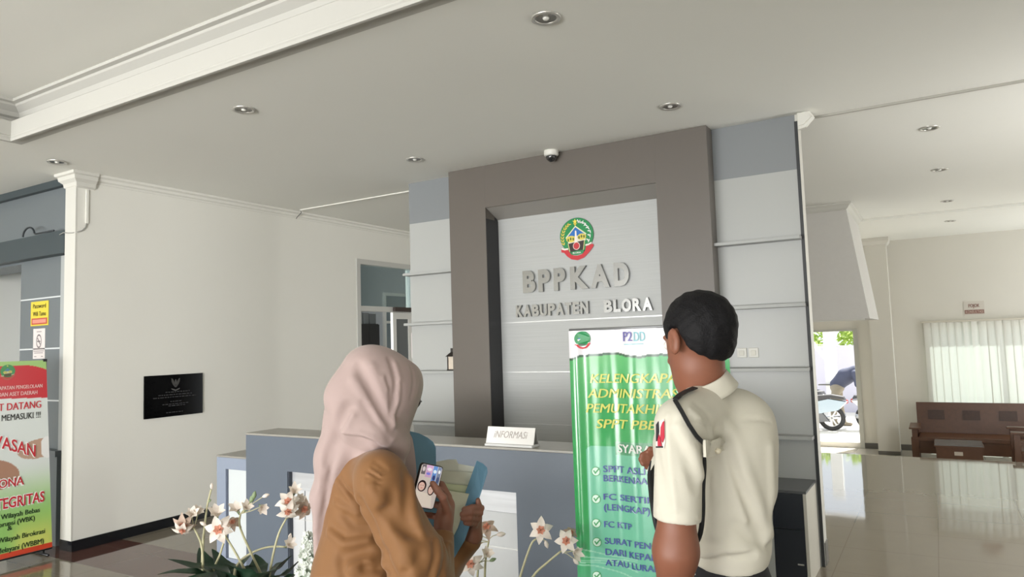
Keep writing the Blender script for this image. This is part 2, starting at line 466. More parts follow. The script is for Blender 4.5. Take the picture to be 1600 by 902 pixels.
# far wall, window, opening to the yard
WX0, WX1, WZ0, WZ1 = -0.12, 2.9, 0.0, 1.64
DX0, DX1, DT, DB = -2.3, -1.225, 1.6, -0.32
bm = B()
box(bm, -3.2, DX0, YF, YF + 0.16, ZL, H); box(bm, DX0, DX1, YF, YF + 0.16, DT, H); box(bm, DX1, WX0, YF, YF + 0.16, ZL, H)
box(bm, WX0, WX1, YF, YF + 0.16, WZ1, H); box(bm, WX0, WX1, YF, YF + 0.16, ZL, WZ0); box(bm, WX1, 3.3, YF, YF + 0.16, ZL, H)
struct('wall_far', bm, cream)
struct('floor_sill', bx(DX0, DX1, YF - 0.001, YF + 0.3, ZL, DB), mat('pale_step_tile', (214, 212, 206), 0.3))
struct('baseboard_far', bx(DX1 + 0.03, 3.1, YF - 0.015, YF, ZL, ZL + 0.095), grey_skirt)
bm = B()
box(bm, DX1 - 0.02, DX1 + 0.05, YF - 0.02, YF, ZL, DT + 0.03); box(bm, DX0, DX1 - 0.02, YF - 0.02, YF, DT - 0.01, DT + 0.03)
struct('door_2', bm, mat('pale_door_frame', (186, 186, 180), 0.5))
struct('wall_lounge_left', bx(-3.3, -3.2, 9.0, YF, ZL, H), cream)
wf = B()
for x in (WX0, 0.9, 1.9, WX1 - 0.05): box(wf, x, x + 0.05, YF + 0.05, YF + 0.1, WZ0, WZ1)
box(wf, WX0, WX1, YF + 0.05, YF + 0.1, WZ0, WZ0 + 0.05); box(wf, WX0, WX1, YF + 0.05, YF + 0.1, WZ1 - 0.05, WZ1)
struct('window_2', wf, al)
struct('window_3', bx(WX0 + 0.05, WX1 - 0.05, YF + 0.07, YF + 0.076, WZ0 + 0.05, WZ1 - 0.05), gl)
struct('pillar', bx(-0.93, -0.62, 13.0, 13.3, ZL, H - 0.031), cream)
struct('trim_pillar_foot', bx(-0.935, -0.615, 12.995, 13.305, ZL, ZL + 0.06), grey_skirt)
struct('trim_pillar_head', sweep(B(), [(-0.93, 13.3), (-0.93, 13.0), (-0.62, 13.0), (-0.62, 13.3)], [(-0.001, H - 0.031), (-0.001, H - 0.15), (-0.02, H - 0.14), (-0.05, H - 0.09), (-0.05, H - 0.031)]), cream)
# tapered bulkhead hanging from the lounge ceiling
bm = B()
f0 = [(-2.6, 9.335, 1.73), (-0.664, 9.335, 1.73), (-0.845, 9.335, H - 0.001), (-2.6, 9.335, H - 0.001)]
f1 = [(-2.6, 10.85, 1.73), (-0.664, 10.85, 1.73), (-0.845, 10.85, H - 0.001), (-2.6, 10.85, H - 0.001)]
a = [bm.verts.new(p) for p in f0]; b = [bm.verts.new(p) for p in f1]
bm.faces.new(a); bm.faces.new(b[::-1])
for i in range(4): bm.faces.new((a[i], b[i], b[(i + 1) % 4], a[(i + 1) % 4]))
struct('wall_bulkhead', bm, mat('textured_white_render', (206, 204, 200), 0.85, noise=0.03, nscale=14, bump=0.4, bscale=25))
bcap = [(0.001, H - 0.001), (-0.075, H - 0.001), (-0.072, H - 0.02), (-0.05, H - 0.035), (-0.03, H - 0.065), (-0.012, H - 0.08), (0.001, H - 0.085)]
struct('trim_bulkhead', sweep(B(), [(-2.6, 9.335), (-0.845, 9.335), (-0.845, 10.85)], bcap), trim_m)
struct('trim_bulkhead_foot', bx(-2.6, -0.72, 9.32, 9.40, 1.712, 1.729), trim_m)
struct('wall_back', bx(XW, -3.0, 9.4, 9.5, 0, H), white)

# ================================================================== rays from the lens to known planes (used to measure positions)
def ray(px, py): return CF + CR * ((px - 800) / FPX) - CU * ((py - 451) / FPX)
def onX(px, py, x):
    d = ray(px, py); t = x / d.x; return Vector((x, d.y * t, EYE + d.z * t))
def onY(px, py, y):
    d = ray(px, py); t = y / d.y; return Vector((d.x * t, y, EYE + d.z * t))
def onZ(px, py, z):
    d = ray(px, py); t = (z - EYE) / d.z; return Vector((d.x * t, d.y * t, z))
XA, YA, ZA = Vector((1, 0, 0)), Vector((0, 1, 0)), Vector((0, 0, 1))

steel = mat('polished_steel_letter', (150, 150, 148), 0.22, metal=0.85)
chrome = mat('satin_chrome', (190, 190, 188), 0.25, metal=0.8)
plastic_w = mat('white_plastic', (222, 221, 214), 0.4)
plastic_d = mat('dark_plastic', (24, 25, 28), 0.3)

# ------------------------------------------------------------------ flat printed / cut shapes
def ell(cx, cy, rx, ry, n=28, a0=0.0): return [(cx + rx * math.cos(a0 + 2 * PI * k / n), cy + ry * math.sin(a0 + 2 * PI * k / n)) for k in range(n)]
def leaf2(cx, cy, l, w, ang):
    c, s = math.cos(ang), math.sin(ang)
    return [(cx + c * u - s * v, cy + s * u + c * v) for u, v in ((-l, 0), (-l * .3, w), (l * .4, w * .8), (l, 0), (l * .4, -w * .8), (-l * .3, -w))]
def shape(pts, z0, z1, origin, xd, yd, warp=None):
    bm = B(); x = Vector(xd); y = Vector(yd); n = x.cross(y); o = Vector(origin)
    f = lambda p, z: o + x * p[0] + y * p[1] + n * (z + (warp(p) if warp else 0))
    prism(bm, [f(p, z0) for p in pts], n * (z1 - z0))
    return bm
def emblem_shapes():
    """regency crest in units of 1/300 of its half width: (part, colour, polygon, layer)"""
    T = lambda P: [(x - 445, 460 - y) for x, y in P]
    E = lambda x, y, rx, ry, n=28: ell(x - 445, 460 - y, rx, ry, n)
    out = []
    out.append(('green_disc', (24, 138, 78), E(445, 405, 298, 285, 48), 0))
    out.append(('red_ribbon', (200, 40, 52), T([(160, 612), (286, 626), (318, 688), (380, 728), (450, 738), (530, 722), (590, 668), (606, 598), (728, 568), (742, 600), (704, 650), (640, 716), (560, 780), (450, 812), (340, 790), (262, 732), (212, 672), (162, 660)]), 1))
    out.append(('white_ribbon', (236, 232, 226), T([(172, 588), (222, 604), (288, 600), (288, 627), (222, 632), (176, 616)]), 2))
    out.append(('white_ribbon', (236, 232, 226), T([(598, 566), (650, 560), (708, 538), (710, 560), (652, 586), (598, 594)]), 2))
    out.append(('roof_outline', (222, 226, 190), T([(430, 244), (246, 428), (262, 448), (430, 290), (606, 412), (624, 392)]), 1))
    out.append(('mountain', (36, 110, 190), T([(430, 268), (270, 432), (600, 402)]), 2))
    out.append(('shield_field', (226, 224, 206), T([(258, 434), (612, 396), (606, 500), (300, 530)]), 2))
    out.append(('forest', (222, 206, 92), E(345, 458, 84, 54, 20), 3)); out.append(('forest', (222, 206, 92), E(540, 436, 78, 52, 20), 3))
    for x, y in ((298, 472), (342, 455), (388, 460), (492, 444), (536, 430), (580, 436)): out.append(('tree', (92, 108, 40), E(x, y, 15, 26, 10), 4))
    out.append(('monument', (240, 234, 228), T([(420, 420), (424, 336), (436, 322), (448, 336), (452, 420), (462, 520), (408, 524)]), 5))
    out.append(('bowl', (44, 34, 30), T([(296, 530), (588, 496), (560, 650), (318, 668)]), 4))
    out.append(('bowl_rim', (226, 214, 150), T([(288, 524), (298, 524), (326, 664), (314, 668)]), 5)); out.append(('bowl_rim', (226, 214, 150), T([(582, 494), (594, 494), (568, 652), (556, 654)]), 5))
    out.append(('white_ring', (236, 220, 210), E(441, 578, 62, 64, 24), 5)); out.append(('red_disc', (196, 50, 58), E(441, 578, 52, 54, 24), 6))
    out.append(('name_ribbon', (42, 140, 84), T([(316, 660), (352, 684), (446, 676), (540, 660), (580, 650), (556, 708), (446, 728), (346, 716)]), 6))
    st = []
    for k in range(10):
        r = 48 if k % 2 == 0 else 20; a = PI / 2 + k * PI / 5
        st.append((428 - 445 + r * math.cos(a), 460 - 178 + r * math.sin(a)))
    out.append(('star', (238, 222, 90), st, 3))
    out.append(('torch', (220, 196, 70), T([(404, 208), (452, 208), (440, 236), (430, 250), (418, 236)]), 2))
    rice = [(202, 520), (192, 470), (190, 420), (198, 368), (214, 320), (242, 276), (276, 240), (316, 212)]
    for i, (x, y) in enumerate(rice):
        a = math.radians(104 - i * 9.5)
        out.append(('rice_ear', (214, 190, 70), leaf2(x - 445 - 16, 460 - y, 30, 10, a + 0.5), 3)); out.append(('rice_ear', (226, 206, 96), leaf2(x - 445 + 18, 460 - y - 4, 30, 10, a - 0.5), 3))
    cot = [(490, 182), (526, 196), (572, 214), (612, 254), (650, 302), (680, 362), (676, 432), (650, 506)]
    for i, (x, y) in enumerate(cot):
        a = math.radians(80 - i * 22)
        out.append(('cotton_sprig', (236, 240, 236), leaf2(x - 445 - 8, 460 - y + 10, 34, 11, a + 0.55), 3)); out.append(('cotton_sprig', (236, 240, 236), leaf2(x - 445 + 12, 460 - y - 6, 34, 11, a - 0.75), 3))
    return out
EMB = emblem_shapes()
def print_mesh(shapes, origin, xd, yd, k, step=0.0004, base=0.0, warp=None):
    """several flat coloured shapes as one mesh with one procedural material per colour"""
    bm = B(); cols = []
    for nm, c, pts, ly in shapes:
        if c not in cols: cols.append(c)
        n0 = len(bm.faces)
        t = shape([(x * k, y * k) for x, y in pts], base + ly * step, base + (ly + 1) * step, origin, xd, yd, warp)
        me = bpy.data.meshes.new('t'); bmesh.ops.recalc_face_normals(t, faces=t.faces); t.to_mesh(t and me); t.free()
        bm.from_mesh(me); bpy.data.meshes.remove(me)
        bm.faces.ensure_lookup_table()
        for f in bm.faces[n0:]: f.material_index = cols.index(c)
    return bm, [mat('print_%d_%d_%d' % c, c, 0.35) for c in cols]
def printed(name, shapes, origin, xd, yd, k, parent, **kw):
    bm, ms = print_mesh(shapes, origin, xd, yd, k, **kw)
    me = bpy.data.meshes.new(name); bm.to_mesh(me); bm.free()
    return obj(name, me, ms, parent)

# ------------------------------------------------------------------ crest and steel lettering in the recess
cr = thing('regency_crest', 'round painted crest with star, mountain and red ribbon above the steel lettering', 'crest', (-2.525, YB, 2.425))
names = []
for s in EMB:
    if s[0] not in names: names.append(s[0])
kE = 0.154 / 300
obj('backing_plate', shape(ell(0, 30, 302, 318, 48) and [(x * kE, y * kE) for x, y in ell(0, 55, 302, 290, 48)], 0.001, 0.008, (-2.525, YB, 2.425), XA, ZA), mat('crest_edge', (60, 90, 70), 0.5), cr)
for s_ in EMB:
    printed('printed_tree' if s_[0] == 'tree' else s_[0], [s_], (-2.525, YB, 2.425), XA, ZA, kE, cr, step=0.001, base=0.008)
me = fit_text('BLORA', 0.075, 0.014, bold=0.0006, extrude=0.0006)
obj('name_lettering', place(me, (-2.562, YB - 0.0165, 2.300), XA, ZA), mat('print_white', (238, 240, 236), 0.4), cr)

def steel_line(name, label, row, z, h, parent=None):
    t = thing(name, label, 'sign', (row[0][1], YB - 0.001, z))
    for ch, x0, x1 in row:
        me = fit_text(ch, x1 - x0, h, bold=0.012 if h > 0.12 else 0.0062, extrude=0.012, res=4)
        obj('letter_' + ch.lower(), place(me, (x0, YB - 0.016, z), XA, ZA), steel, t)
    return t
steel_line('steel_lettering', 'large raised steel letters BPPKAD below the crest', [('B', -3.045, -2.922), ('P', -2.893, -2.780), ('P', -2.745, -2.635), ('K', -2.590, -2.425), ('A', -2.405, -2.240), ('D', -2.200, -2.072)], 2.013, 0.172)
def spread(word, x0, x1):
    wd = {'A': 1.1, 'N': 1.05, 'L': .85, 'O': 1.1, 'E': .9, 'T': .95}; tot = sum(wd.get(c, 1) for c in word); out = []; x = x0
    for c in word:
        w = wd.get(c, 1) / tot * (x1 - x0); out.append((c, x + w * 0.06, x + w * 0.94)); x += w
    return out
steel_line('steel_lettering', 'smaller raised steel letters KABUPATEN BLORA below the word BPPKAD', spread('KABUPATEN', -3.128, -2.432) + spread('BLORA', -2.302, -1.884), 1.802, 0.092)

# ------------------------------------------------------------------ shelves on the centre wall, lantern, switches
def shelf(x0, x1, z, label):
    t = thing('wall_shelf', label, 'shelf', ((x0 + x1) / 2, YC, z), 0, 'thin grey ledges on the centre wall')
    obj('board', box(B(), x0, x1, YC - 0.10, YC - 0.001, z - 0.012, z + 0.012, 0.002), shelf_m, t)
    obj('edge_strip', box(B(), x0 + 0.001, x1 - 0.001, YC - 0.104, YC - 0.1001, z - 0.011, z + 0.011), mat('pale_edge_banding', (170, 172, 170), 0.4), t)
for z, lab in ((2.245, 'uppermost'), (1.777, 'second from the top'), (1.333, 'third from the top'), (0.868, 'lowest')):
    shelf(XPR + 0.001, XCR - 0.001, z, 'thin grey ledge on the wider wall bay beside the switches, %s there' % lab)
    shelf(XCL - 0.012, XPL - 0.001, z, 'thin grey ledge on the narrow wall bay by the lantern, %s there' % lab)
lx, ly, lz = -3.748, YC - 0.056, 1.3455
la = thing('lantern', 'small dark house shaped lantern standing on a ledge beside the recess', 'lantern', (lx, ly, lz))
dk = mat('dark_bronze', (38, 32, 28), 0.5)
obj('base', box(B(), lx - 0.045, lx + 0.045, ly - 0.036, ly + 0.036, lz, lz + 0.012, 0.003), dk, la)
for sx in (-1, 1):
    for sy in (-1, 1):
        obj('post', bx(lx + sx * 0.036 - 0.004, lx + sx * 0.036 + 0.004, ly + sy * 0.028 - 0.004, ly + sy * 0.028 + 0.004, lz + 0.012, lz + 0.125), dk, la)
obj('glazing', bx(lx - 0.032, lx + 0.032, ly - 0.025, ly + 0.025, lz + 0.013, lz + 0.124), mat('frosted_cream_glass', (212, 200, 184), 0.3, noise=0.15, nscale=40), la)
bm = B()
r0 = [(lx - 0.054, ly - 0.042), (lx + 0.054, ly - 0.042), (lx + 0.054, ly + 0.042), (lx - 0.054, ly + 0.042)]
r1 = [(lx - 0.014, ly - 0.012), (lx + 0.014, ly - 0.012), (lx + 0.014, ly + 0.012), (lx - 0.014, ly + 0.012)]
a = [bm.verts.new((*p, lz + 0.1255)) for p in r0]; b = [bm.verts.new((*p, lz + 0.165)) for p in r1]
bm.faces.new(a[::-1]); bm.faces.new(b)
for i in range(4): bm.faces.new((a[i], a[(i + 1) % 4], b[(i + 1) % 4], b[i]))
obj('roof', bm, dk, la)
obj('chimney', bx(lx - 0.015, lx + 0.015, ly - 0.012, ly + 0.012, lz + 0.1652, lz + 0.20), dk, la)
for x0, lab in ((-1.254, 'square white wall switch nearer the recess surround'), (-1.172, 'square white wall switch next to another, farther from the recess surround')):
    t = thing('wall_switch', lab, 'switch', (x0 + 0.035, YC, 1.452))
    obj('plate', box(B(), x0, x0 + 0.068, YC - 0.009, YC - 0.0005, 1.418, 1.486, 0.003), plastic_w, t)
    obj('rocker', box(B(), x0 + 0.017, x0 + 0.051, YC - 0.014, YC - 0.0092, 1.434, 1.468, 0.002), mat('ivory_plastic', (206, 204, 192), 0.35), t)

# ------------------------------------------------------------------ ceiling fixtures
def downlight(x, y, zc, r, label, lit):
    t = thing('downlight', label, 'ceiling light', (x, y, zc), 0, 'round recessed ceiling downlights')
    obj('trim_ring', lathe(B(), [(r, zc - 0.0005), (r, zc - 0.004), (r * 0.93, zc - 0.009), (r * 0.74, zc - 0.007), (r * 0.70, zc - 0.002), (r * 0.70, zc - 0.0005)], x, y, 36), mat('nickel_ring', (196, 194, 188), 0.3, metal=0.6), t, smooth=True)
    obj('reflector', lathe(B(), [(r * 0.69, zc - 0.003), (r * 0.55, zc - 0.0012), (0, zc - 0.0008)], x, y, 28), mat('dull_reflector', (120, 117, 110), 0.2, metal=0.7), t, smooth=True)
    obj('bulb', lathe(B(), [(0, zc - 0.012), (r * 0.16, zc - 0.010), (r * 0.22, zc - 0.004), (r * 0.22, zc - 0.001)], x, y, 20), mat('frosted_bulb', (226, 226, 220), 0.3), t, smooth=True)
for x, y, zc, lab in (
        (-1.51, 2.947, H, 'largest looking downlight, alone in the ceiling between the coffer and the entrance view'),
        (-3.728, 2.982, H, 'downlight beside the long coffer moulding, midway along the ceiling'),
        (-5.92, 2.952, H, 'downlight above the capital at the end of the white wall'),
        (-1.436, 4.578, H, 'downlight above the right end of the brown recess surround'),
        (-3.64, 4.617, H, 'downlight above the left end of the brown recess surround'),
        (0.055, 6.291, H, 'lounge downlight closest to the ceiling cable duct'),
        (0.129, 8.017, H, 'lounge downlight second from the ceiling cable duct'),
        (0.215, 10.065, H, 'lounge downlight third from the ceiling cable duct'),
        (0.27, 11.75, H - 0.03, 'lounge downlight closest to the far window wall')):
    downlight(x, y, zc, 0.073, lab, False)
t = thing('security_camera', 'white dome security camera on the ceiling before the recess surround', 'security camera', (-2.60, 5.080, H))
obj('housing', lathe(B(), [(0.058, H - 0.001), (0.060, H - 0.008), (0.060, H - 0.035), (0.054, H - 0.044), (0.044, H - 0.046), (0, H - 0.046)], -2.60, 5.080, 32), plastic_w, t, smooth=True)
obj('dome', lathe(B(), [(0.043, H - 0.0465), (0.043, H - 0.054), (0.038, H - 0.072), (0.024, H - 0.086), (0.01, H - 0.091), (0, H - 0.092)], -2.60, 5.080, 28), mat('smoked_dome', (40, 40, 42), 0.08, spec=0.8), t, smooth=True)
obj('lens', lathe(B(), [(0, H - 0.096), (0.010, H - 0.0955), (0.012, H - 0.092), (0.010, H - 0.089)], -2.598, 5.065, 16), plastic_d, t, smooth=True)
tag(obj('cable_duct', bx(-5.98, -4.30, 5.528, 5.552, H - 0.012, H - 0.0005), plastic_w), 'thin white cable duct along the ceiling between white wall and centre wall', 'cable duct')
tag(obj('cable_duct', bx(-0.66, 3.15, 5.418, 5.442, H - 0.014, H - 0.0005), mat('grey_duct', (176, 174, 166), 0.5)), 'long thin cable duct along the ceiling of the lounge side', 'cable duct')
tag(obj('cable', tube(B(), [(-5.985, 5.54, H - 0.007), (-6.04, 5.60, H - 0.02), (-6.118, 5.61, H - 0.06), (-6.126, 5.605, H - 0.078)], 0.004, 8), mat('grey_cable', (92, 92, 90), 0.5), smooth=True), 'short grey cable from the ceiling duct down to the white wall', 'cable')
bm = B()
prism(bm, [(-0.742, 5.262, H - 0.002), (-0.66, 5.262, H - 0.002), (-0.632, 5.262, H - 0.05), (-0.69, 5.262, H - 0.108), (-0.742, 5.262, H - 0.118)], (0, 0.03, 0))
prism(bm, [(-0.735, 5.245, H - 0.012), (-0.69, 5.245, H - 0.004), (-0.65, 5.245, H - 0.045), (-0.70, 5.245, H - 0.09), (-0.738, 5.245, H - 0.10)], (0, 0.0168, 0))
tag(obj('cable_cover', bm, plastic_w), 'white angular cable cover at the top corner of the centre wall', 'cable cover')
tag(obj('cable_duct', bx(XW + 0.001, XW + 0.013, 3.292, 3.312, 2.70, H - 0.14), white), 'short upright white duct near the top of the white wall end', 'cable duct')
tag(obj('cable', tube(B(), [(XW + 0.007, 3.302, 2.70), (XW + 0.010, 3.290, 2.665), (XW + 0.011, 3.262, 2.635), (XW + 0.008, 3.232, 2.621), (XW - 0.03, 3.203, 2.612), (XW - 0.10, 3.204, 2.618), (XW - 0.16, 3.200, 2.628), (XW - 0.21, 3.195, 2.615)], 0.0045, 8), mat('dull_white_cable', (150, 150, 146), 0.5), smooth=True), 'pale cable looping from the white wall duct round the wall end', 'cable')
tag(obj('cable', tube(B(), [(-6.865 - 0.10 * math.cos(k * PI / 14), 3.197, 2.658 + 0.075 * math.sin(k * PI / 14)) for k in range(14)] + [(-6.75, 3.199, 2.664), (-6.60, 3.202, 2.664), (-6.46, 3.204, 2.664)], 0.008, 8), mat('dark_cable', (40, 46, 50), 0.5), smooth=True), 'dark cable arching on top of the portal beam', 'cable')

# ------------------------------------------------------------------ plaque, stickers
t = thing('wall_plaque', 'black granite plaque with faint engraving on the white wall', 'plaque', (XW, 4.11, 1.0))
obj('slab', box(B(), XW + 0.0005, XW + 0.018, 3.82, 4.408, 0.998, 1.381, 0.002), mat('black_granite', (7, 7, 8), 0.1, spec=0.08, noise=0.3, nscale=90), t)
eg = mat('engraved_grey', (44, 44, 46), 0.5); eg2 = mat('engraved_pale', (96, 95, 92), 0.5)
o = (XW + 0.018, 4.122, 1.308)
wing = [(0, -30), (-14, 10), (-30, 34), (-44, 40), (-42, 10), (-30, -16), (-12, -40), (0, -46)]
em = [('w', (96, 95, 92), wing, 0), ('w', (96, 95, 92), [(-x, y) for x, y in wing][::-1], 0), ('h', (110, 108, 104), ell(0, 4, 9, 26, 12), 1), ('r', (84, 83, 80), [(-44, -52), (0, -66), (44, -52), (40, -64), (0, -80), (-40, -64)], 0)]
bm, ms = print_mesh(em, o, YA, ZA, 0.001, step=0.0006)
me = bpy.data.meshes.new('e'); bm.to_mesh(me); bm.free(); obj('engraved_emblem', me, [mat('engrave_%d' % i, (58 + 8 * i, 57 + 8 * i, 55 + 8 * i), 0.5) for i in range(len(ms))], t)
bm = B()
for z, a, b in ((1.222, 4.02, 4.27), (1.198, 3.95, 4.29), (1.176, 3.90, 4.33), (1.135, 4.07, 4.18), (1.112, 3.99, 4.26), (1.096, 4.05, 4.22), (1.036, 4.03, 4.20)):
    y = a; bm = B()
    while y < b:
        w = random.uniform(0.012, 0.04); box(bm, XW + 0.0182, XW + 0.0186, y, min(y + w, b), z - 0.004, z + 0.004); y += w + 0.008
    obj('engraved_lines', bm, eg, t)
t = thing('wall_sticker', 'yellow guest wifi password notice on the grey portal pillar', 'notice', (-6.863, YG, 1.86))
obj('sheet', bx(-7.012, -6.712, YG - 0.004, YG - 0.0005, 1.862, 2.080), mat('print_yellow', (214, 196, 62), 0.5), t)
obj('red_box', bx(-6.995, -6.728, YG - 0.0052, YG - 0.0042, 1.874, 1.930), mat('print_brick_red', (178, 76, 62), 0.5), t)
obj('pale_strip', bx(-6.975, -6.748, YG - 0.0062, YG - 0.0054, 1.886, 1.918), mat('print_pale_red', (214, 140, 122), 0.5), t)
dkp = mat('print_dark_olive', (70, 62, 20), 0.5)
for s, x0, x1, z in (('Password', -6.972, -6.752, 2.020), ('Wifi Tamu', -6.972, -6.752, 1.950)):
    me = fit_text(s, x1 - x0, 0.040, bold=0.001, extrude=0.0005); obj('lettering', place(me, (x0, YG - 0.0055, z), XA, ZA), dkp, t)
t = thing('wall_sticker', 'white no smoking notice under the yellow notice', 'notice', (-6.86, YG, 1.57))
obj('sheet', bx(-6.962, -6.762, YG - 0.004, YG - 0.0005, 1.568, 1.836), mat('print_white_paper', (214, 208, 206), 0.5), t)
bm = B()
def ring(bm, cx, cz, r0, r1, y, n=28):
    a = [bm.verts.new((cx + r0 * math.cos(2 * PI * k / n), y, cz + 1.35 * r0 * math.sin(2 * PI * k / n))) for k in range(n)]
    b = [bm.verts.new((cx + r1 * math.cos(2 * PI * k / n), y, cz + 1.35 * r1 * math.sin(2 * PI * k / n))) for k in range(n)]
    for k in range(n): bm.faces.new((a[k], a[(k + 1) % n], b[(k + 1) % n], b[k]))
ring(bm, -6.862, 1.724, 0.036, 0.046, YG - 0.0048)
prism(bm, [(-6.89, YG - 0.0052, 1.75), (-6.882, YG - 0.0052, 1.757), (-6.834, YG - 0.0052, 1.698), (-6.842, YG - 0.0052, 1.691)], (0, 0.0008, 0))
box(bm, -6.888, -6.836, YG - 0.0056, YG - 0.0052, 1.716, 1.728)
obj('symbol', bm, mat('print_grey', (110, 100, 104), 0.5), t)
bm = B()
for z, a, b in ((1.808, -6.90, -6.82), (1.652, -6.95, -6.775), (1.636, -6.95, -6.775), (1.62, -6.94, -6.79), (1.588, -6.94, -6.90), (1.588, -6.82, -6.79)): box(bm, a, b, YG - 0.0052, YG - 0.0044, z - 0.004, z + 0.004)
obj('small_print', bm, mat('print_grey2', (150, 142, 144), 0.5), t)

# ================================================================== reception desk
YD = 3.2; ZD = 1.036
desk_front = mat('slate_blue_laminate', (92, 101, 113), 0.42, noise=0.03, nscale=6)
desk_top = mat('taupe_counter_top', (150, 147, 140), 0.28, noise=0.04, nscale=9)
DXL, DXR = -3.99, -1.30
IX0, IX1, IZT = -3.598, -1.912, 0.808
t = thing('reception_counter', 'tall slate blue reception counter with silver inset front', 'counter', ((DXL + DXR) / 2, YD + 0.13, 0))
bm = B()
box(bm, DXL, IX0, YD, YD + 0.27, 0, ZD - 0.0135); box(bm, IX1, DXR, YD, YD + 0.27, 0, ZD - 0.0135)
box(bm, IX0, IX1, YD, YD + 0.27, IZT, ZD - 0.0135); box(bm, IX0, IX1, YD + 0.012, YD + 0.27, 0, 0.10)
obj('body', bm, desk_front, t)
obj('counter_top', box(B(), DXL - 0.001, DXR + 0.001, YD - 0.001, YD + 0.272, ZD - 0.013, ZD, 0.002), [desk_top], t)
obj('inset_band', bx(IX0 + 0.012, IX1 - 0.001, YD + 0.03, YD + 0.05, 0.694, IZT - 0.001), brushed('silver_band', (196, 198, 202), 0.3, 0.3, 0.2, 3, 60), t)
obj('inset_panel', bx(IX0 + 0.012, IX1 - 0.001, YD + 0.034, YD + 0.05, 0.101, 0.692), mat('pale_inset_laminate', (196, 198, 200), 0.35, noise=0.02), t)
obj('joint_strip', bx(IX0 + 0.014, IX1 - 0.002, YD + 0.0315, YD + 0.0339, 0.505, 0.514), lite, t)
obj('joint_strip', bx(IX0 + 0.118, IX0 + 0.124, YD + 0.0315, YD + 0.0339, 0.102, 0.69), mat('grey_joint', (96, 98, 102), 0.4), t)
obj('inset_reveal', bx(IX0 + 0.0005, IX0 + 0.0115, YD + 0.004, YD + 0.05, 0.101, IZT - 0.001), mat('dark_reveal', (52, 58, 68), 0.5), t)
t = thing('work_desk', 'lower blue grey desk with white inset behind the reception counter end', 'desk', (-3.2, 3.75, 0))
wb = mat('pale_blue_laminate', (140, 150, 168), 0.42, noise=0.02)
bm = B()
box(bm, -4.812, -4.708, 3.59, 3.87, 0, 0.775); box(bm, -4.708, -1.45, 3.59, 3.87, 0.69, 0.775); box(bm, -4.708, -1.45, 3.59, 3.87, 0, 0.03); box(bm, -1.45, -1.35, 3.59, 3.87, 0, 0.775)
obj('body', bm, wb, t)
obj('desk_top', box(B(), -4.813, -1.349, 3.589, 3.872, 0.7755, 0.79, 0.002), desk_top, t)
obj('inset_panel', bx(-4.693, -1.451, 3.604, 3.62, 0.031, 0.689), mat('white_inset_laminate', (206, 212, 214), 0.4), t)
obj('inset_reveal', bx(-4.7075, -4.6935, 3.594, 3.62, 0.031, 0.689), mat('slate_reveal', (84, 92, 108), 0.5), t)

# low cabinet against the right bay of the centre wall
CZ = 0.578; CY0, CY1 = 4.875, YC - 0.002
t = thing('low_cabinet', 'low dark cabinet with cream end panel standing against the wide wall bay', 'cabinet', (-1.2, 5.08, 0))
crm = mat('cream_end_panel', (196, 193, 182), 0.45)
obj('top', bx(-1.35, -0.777, CY0, CY1, CZ - 0.016, CZ), mat('charcoal_top', (74, 75, 77), 0.3), t)
obj('end_panel', bx(-0.797, -0.778, CY0 + 0.001, CY1, 0, CZ - 0.0165), crm, t)
obj('carcass', bx(-1.35, -0.798, CY0 + 0.022, CY1, 0.0, CZ - 0.0165), mat('charcoal_carcass', (50, 52, 56), 0.5), t)
navy = mat('dark_navy_front', (30, 34, 42), 0.25)
d1 = obj('drawer_front', bx(-0.985, -0.799, CY0 + 0.002, CY0 + 0.0215, 0.340, CZ - 0.018), navy, t)
d2 = obj('drawer_front', bx(-0.985, -0.799, CY0 + 0.002, CY0 + 0.0215, 0.02, 0.332), navy, t)
obj('handle', box(B(), -0.85, -0.812, CY0 - 0.012, CY0 + 0.0015, 0.118, 0.128, 0.002), chrome, t)
obj('side_panel', bx(-1.349, -0.988, CY0 + 0.001, CY0 + 0.0215, 0.0, CZ - 0.018), mat('pale_cabinet_panel', (176, 178, 176), 0.45), t)

# information sign on the counter
t = thing('desk_sign', 'white tent sign reading informasi on the reception counter', 'sign', (-1.96, YD + 0.05, ZD))
x0, x1 = -2.105, -1.815
acr = mat('white_acrylic', (238, 236, 234), 0.25)
bm = B(); prism(bm, [(x0, YD + 0.026, ZD + 0.014), (x0, YD + 0.052, ZD + 0.098), (x0, YD + 0.056, ZD + 0.098), (x0, YD + 0.032, ZD + 0.014)], (x1 - x0, 0, 0))
obj('front_panel', bm, acr, t)
bm = B(); prism(bm, [(x0 + .002, YD + 0.0562, ZD + 0.098), (x0 + .002, YD + 0.086, ZD + 0.013), (x0 + .002, YD + 0.082, ZD + 0.013), (x0 + .002, YD + 0.0545, ZD + 0.0985)], (x1 - x0 - .004, 0, 0))
obj('back_panel', bm, mat('grey_acrylic', (176, 174, 172), 0.25), t)
obj('base', box(B(), x0, x1, YD + 0.012, YD + 0.092, ZD + 0.0005, ZD + 0.0135, 0.002), mat('clear_grey_acrylic', (206, 206, 206), 0.15), t)
me = fit_text('iNFORMASi', 0.205, 0.036, bold=0.0003, shear=0.25, extrude=0.0004)
obj('lettering', place(me, (x0 + 0.045, YD + 0.0345, ZD + 0.044), XA, Vector((0, 0.026, 0.084))), mat('print_silver_grey', (176, 168, 164), 0.4), t)

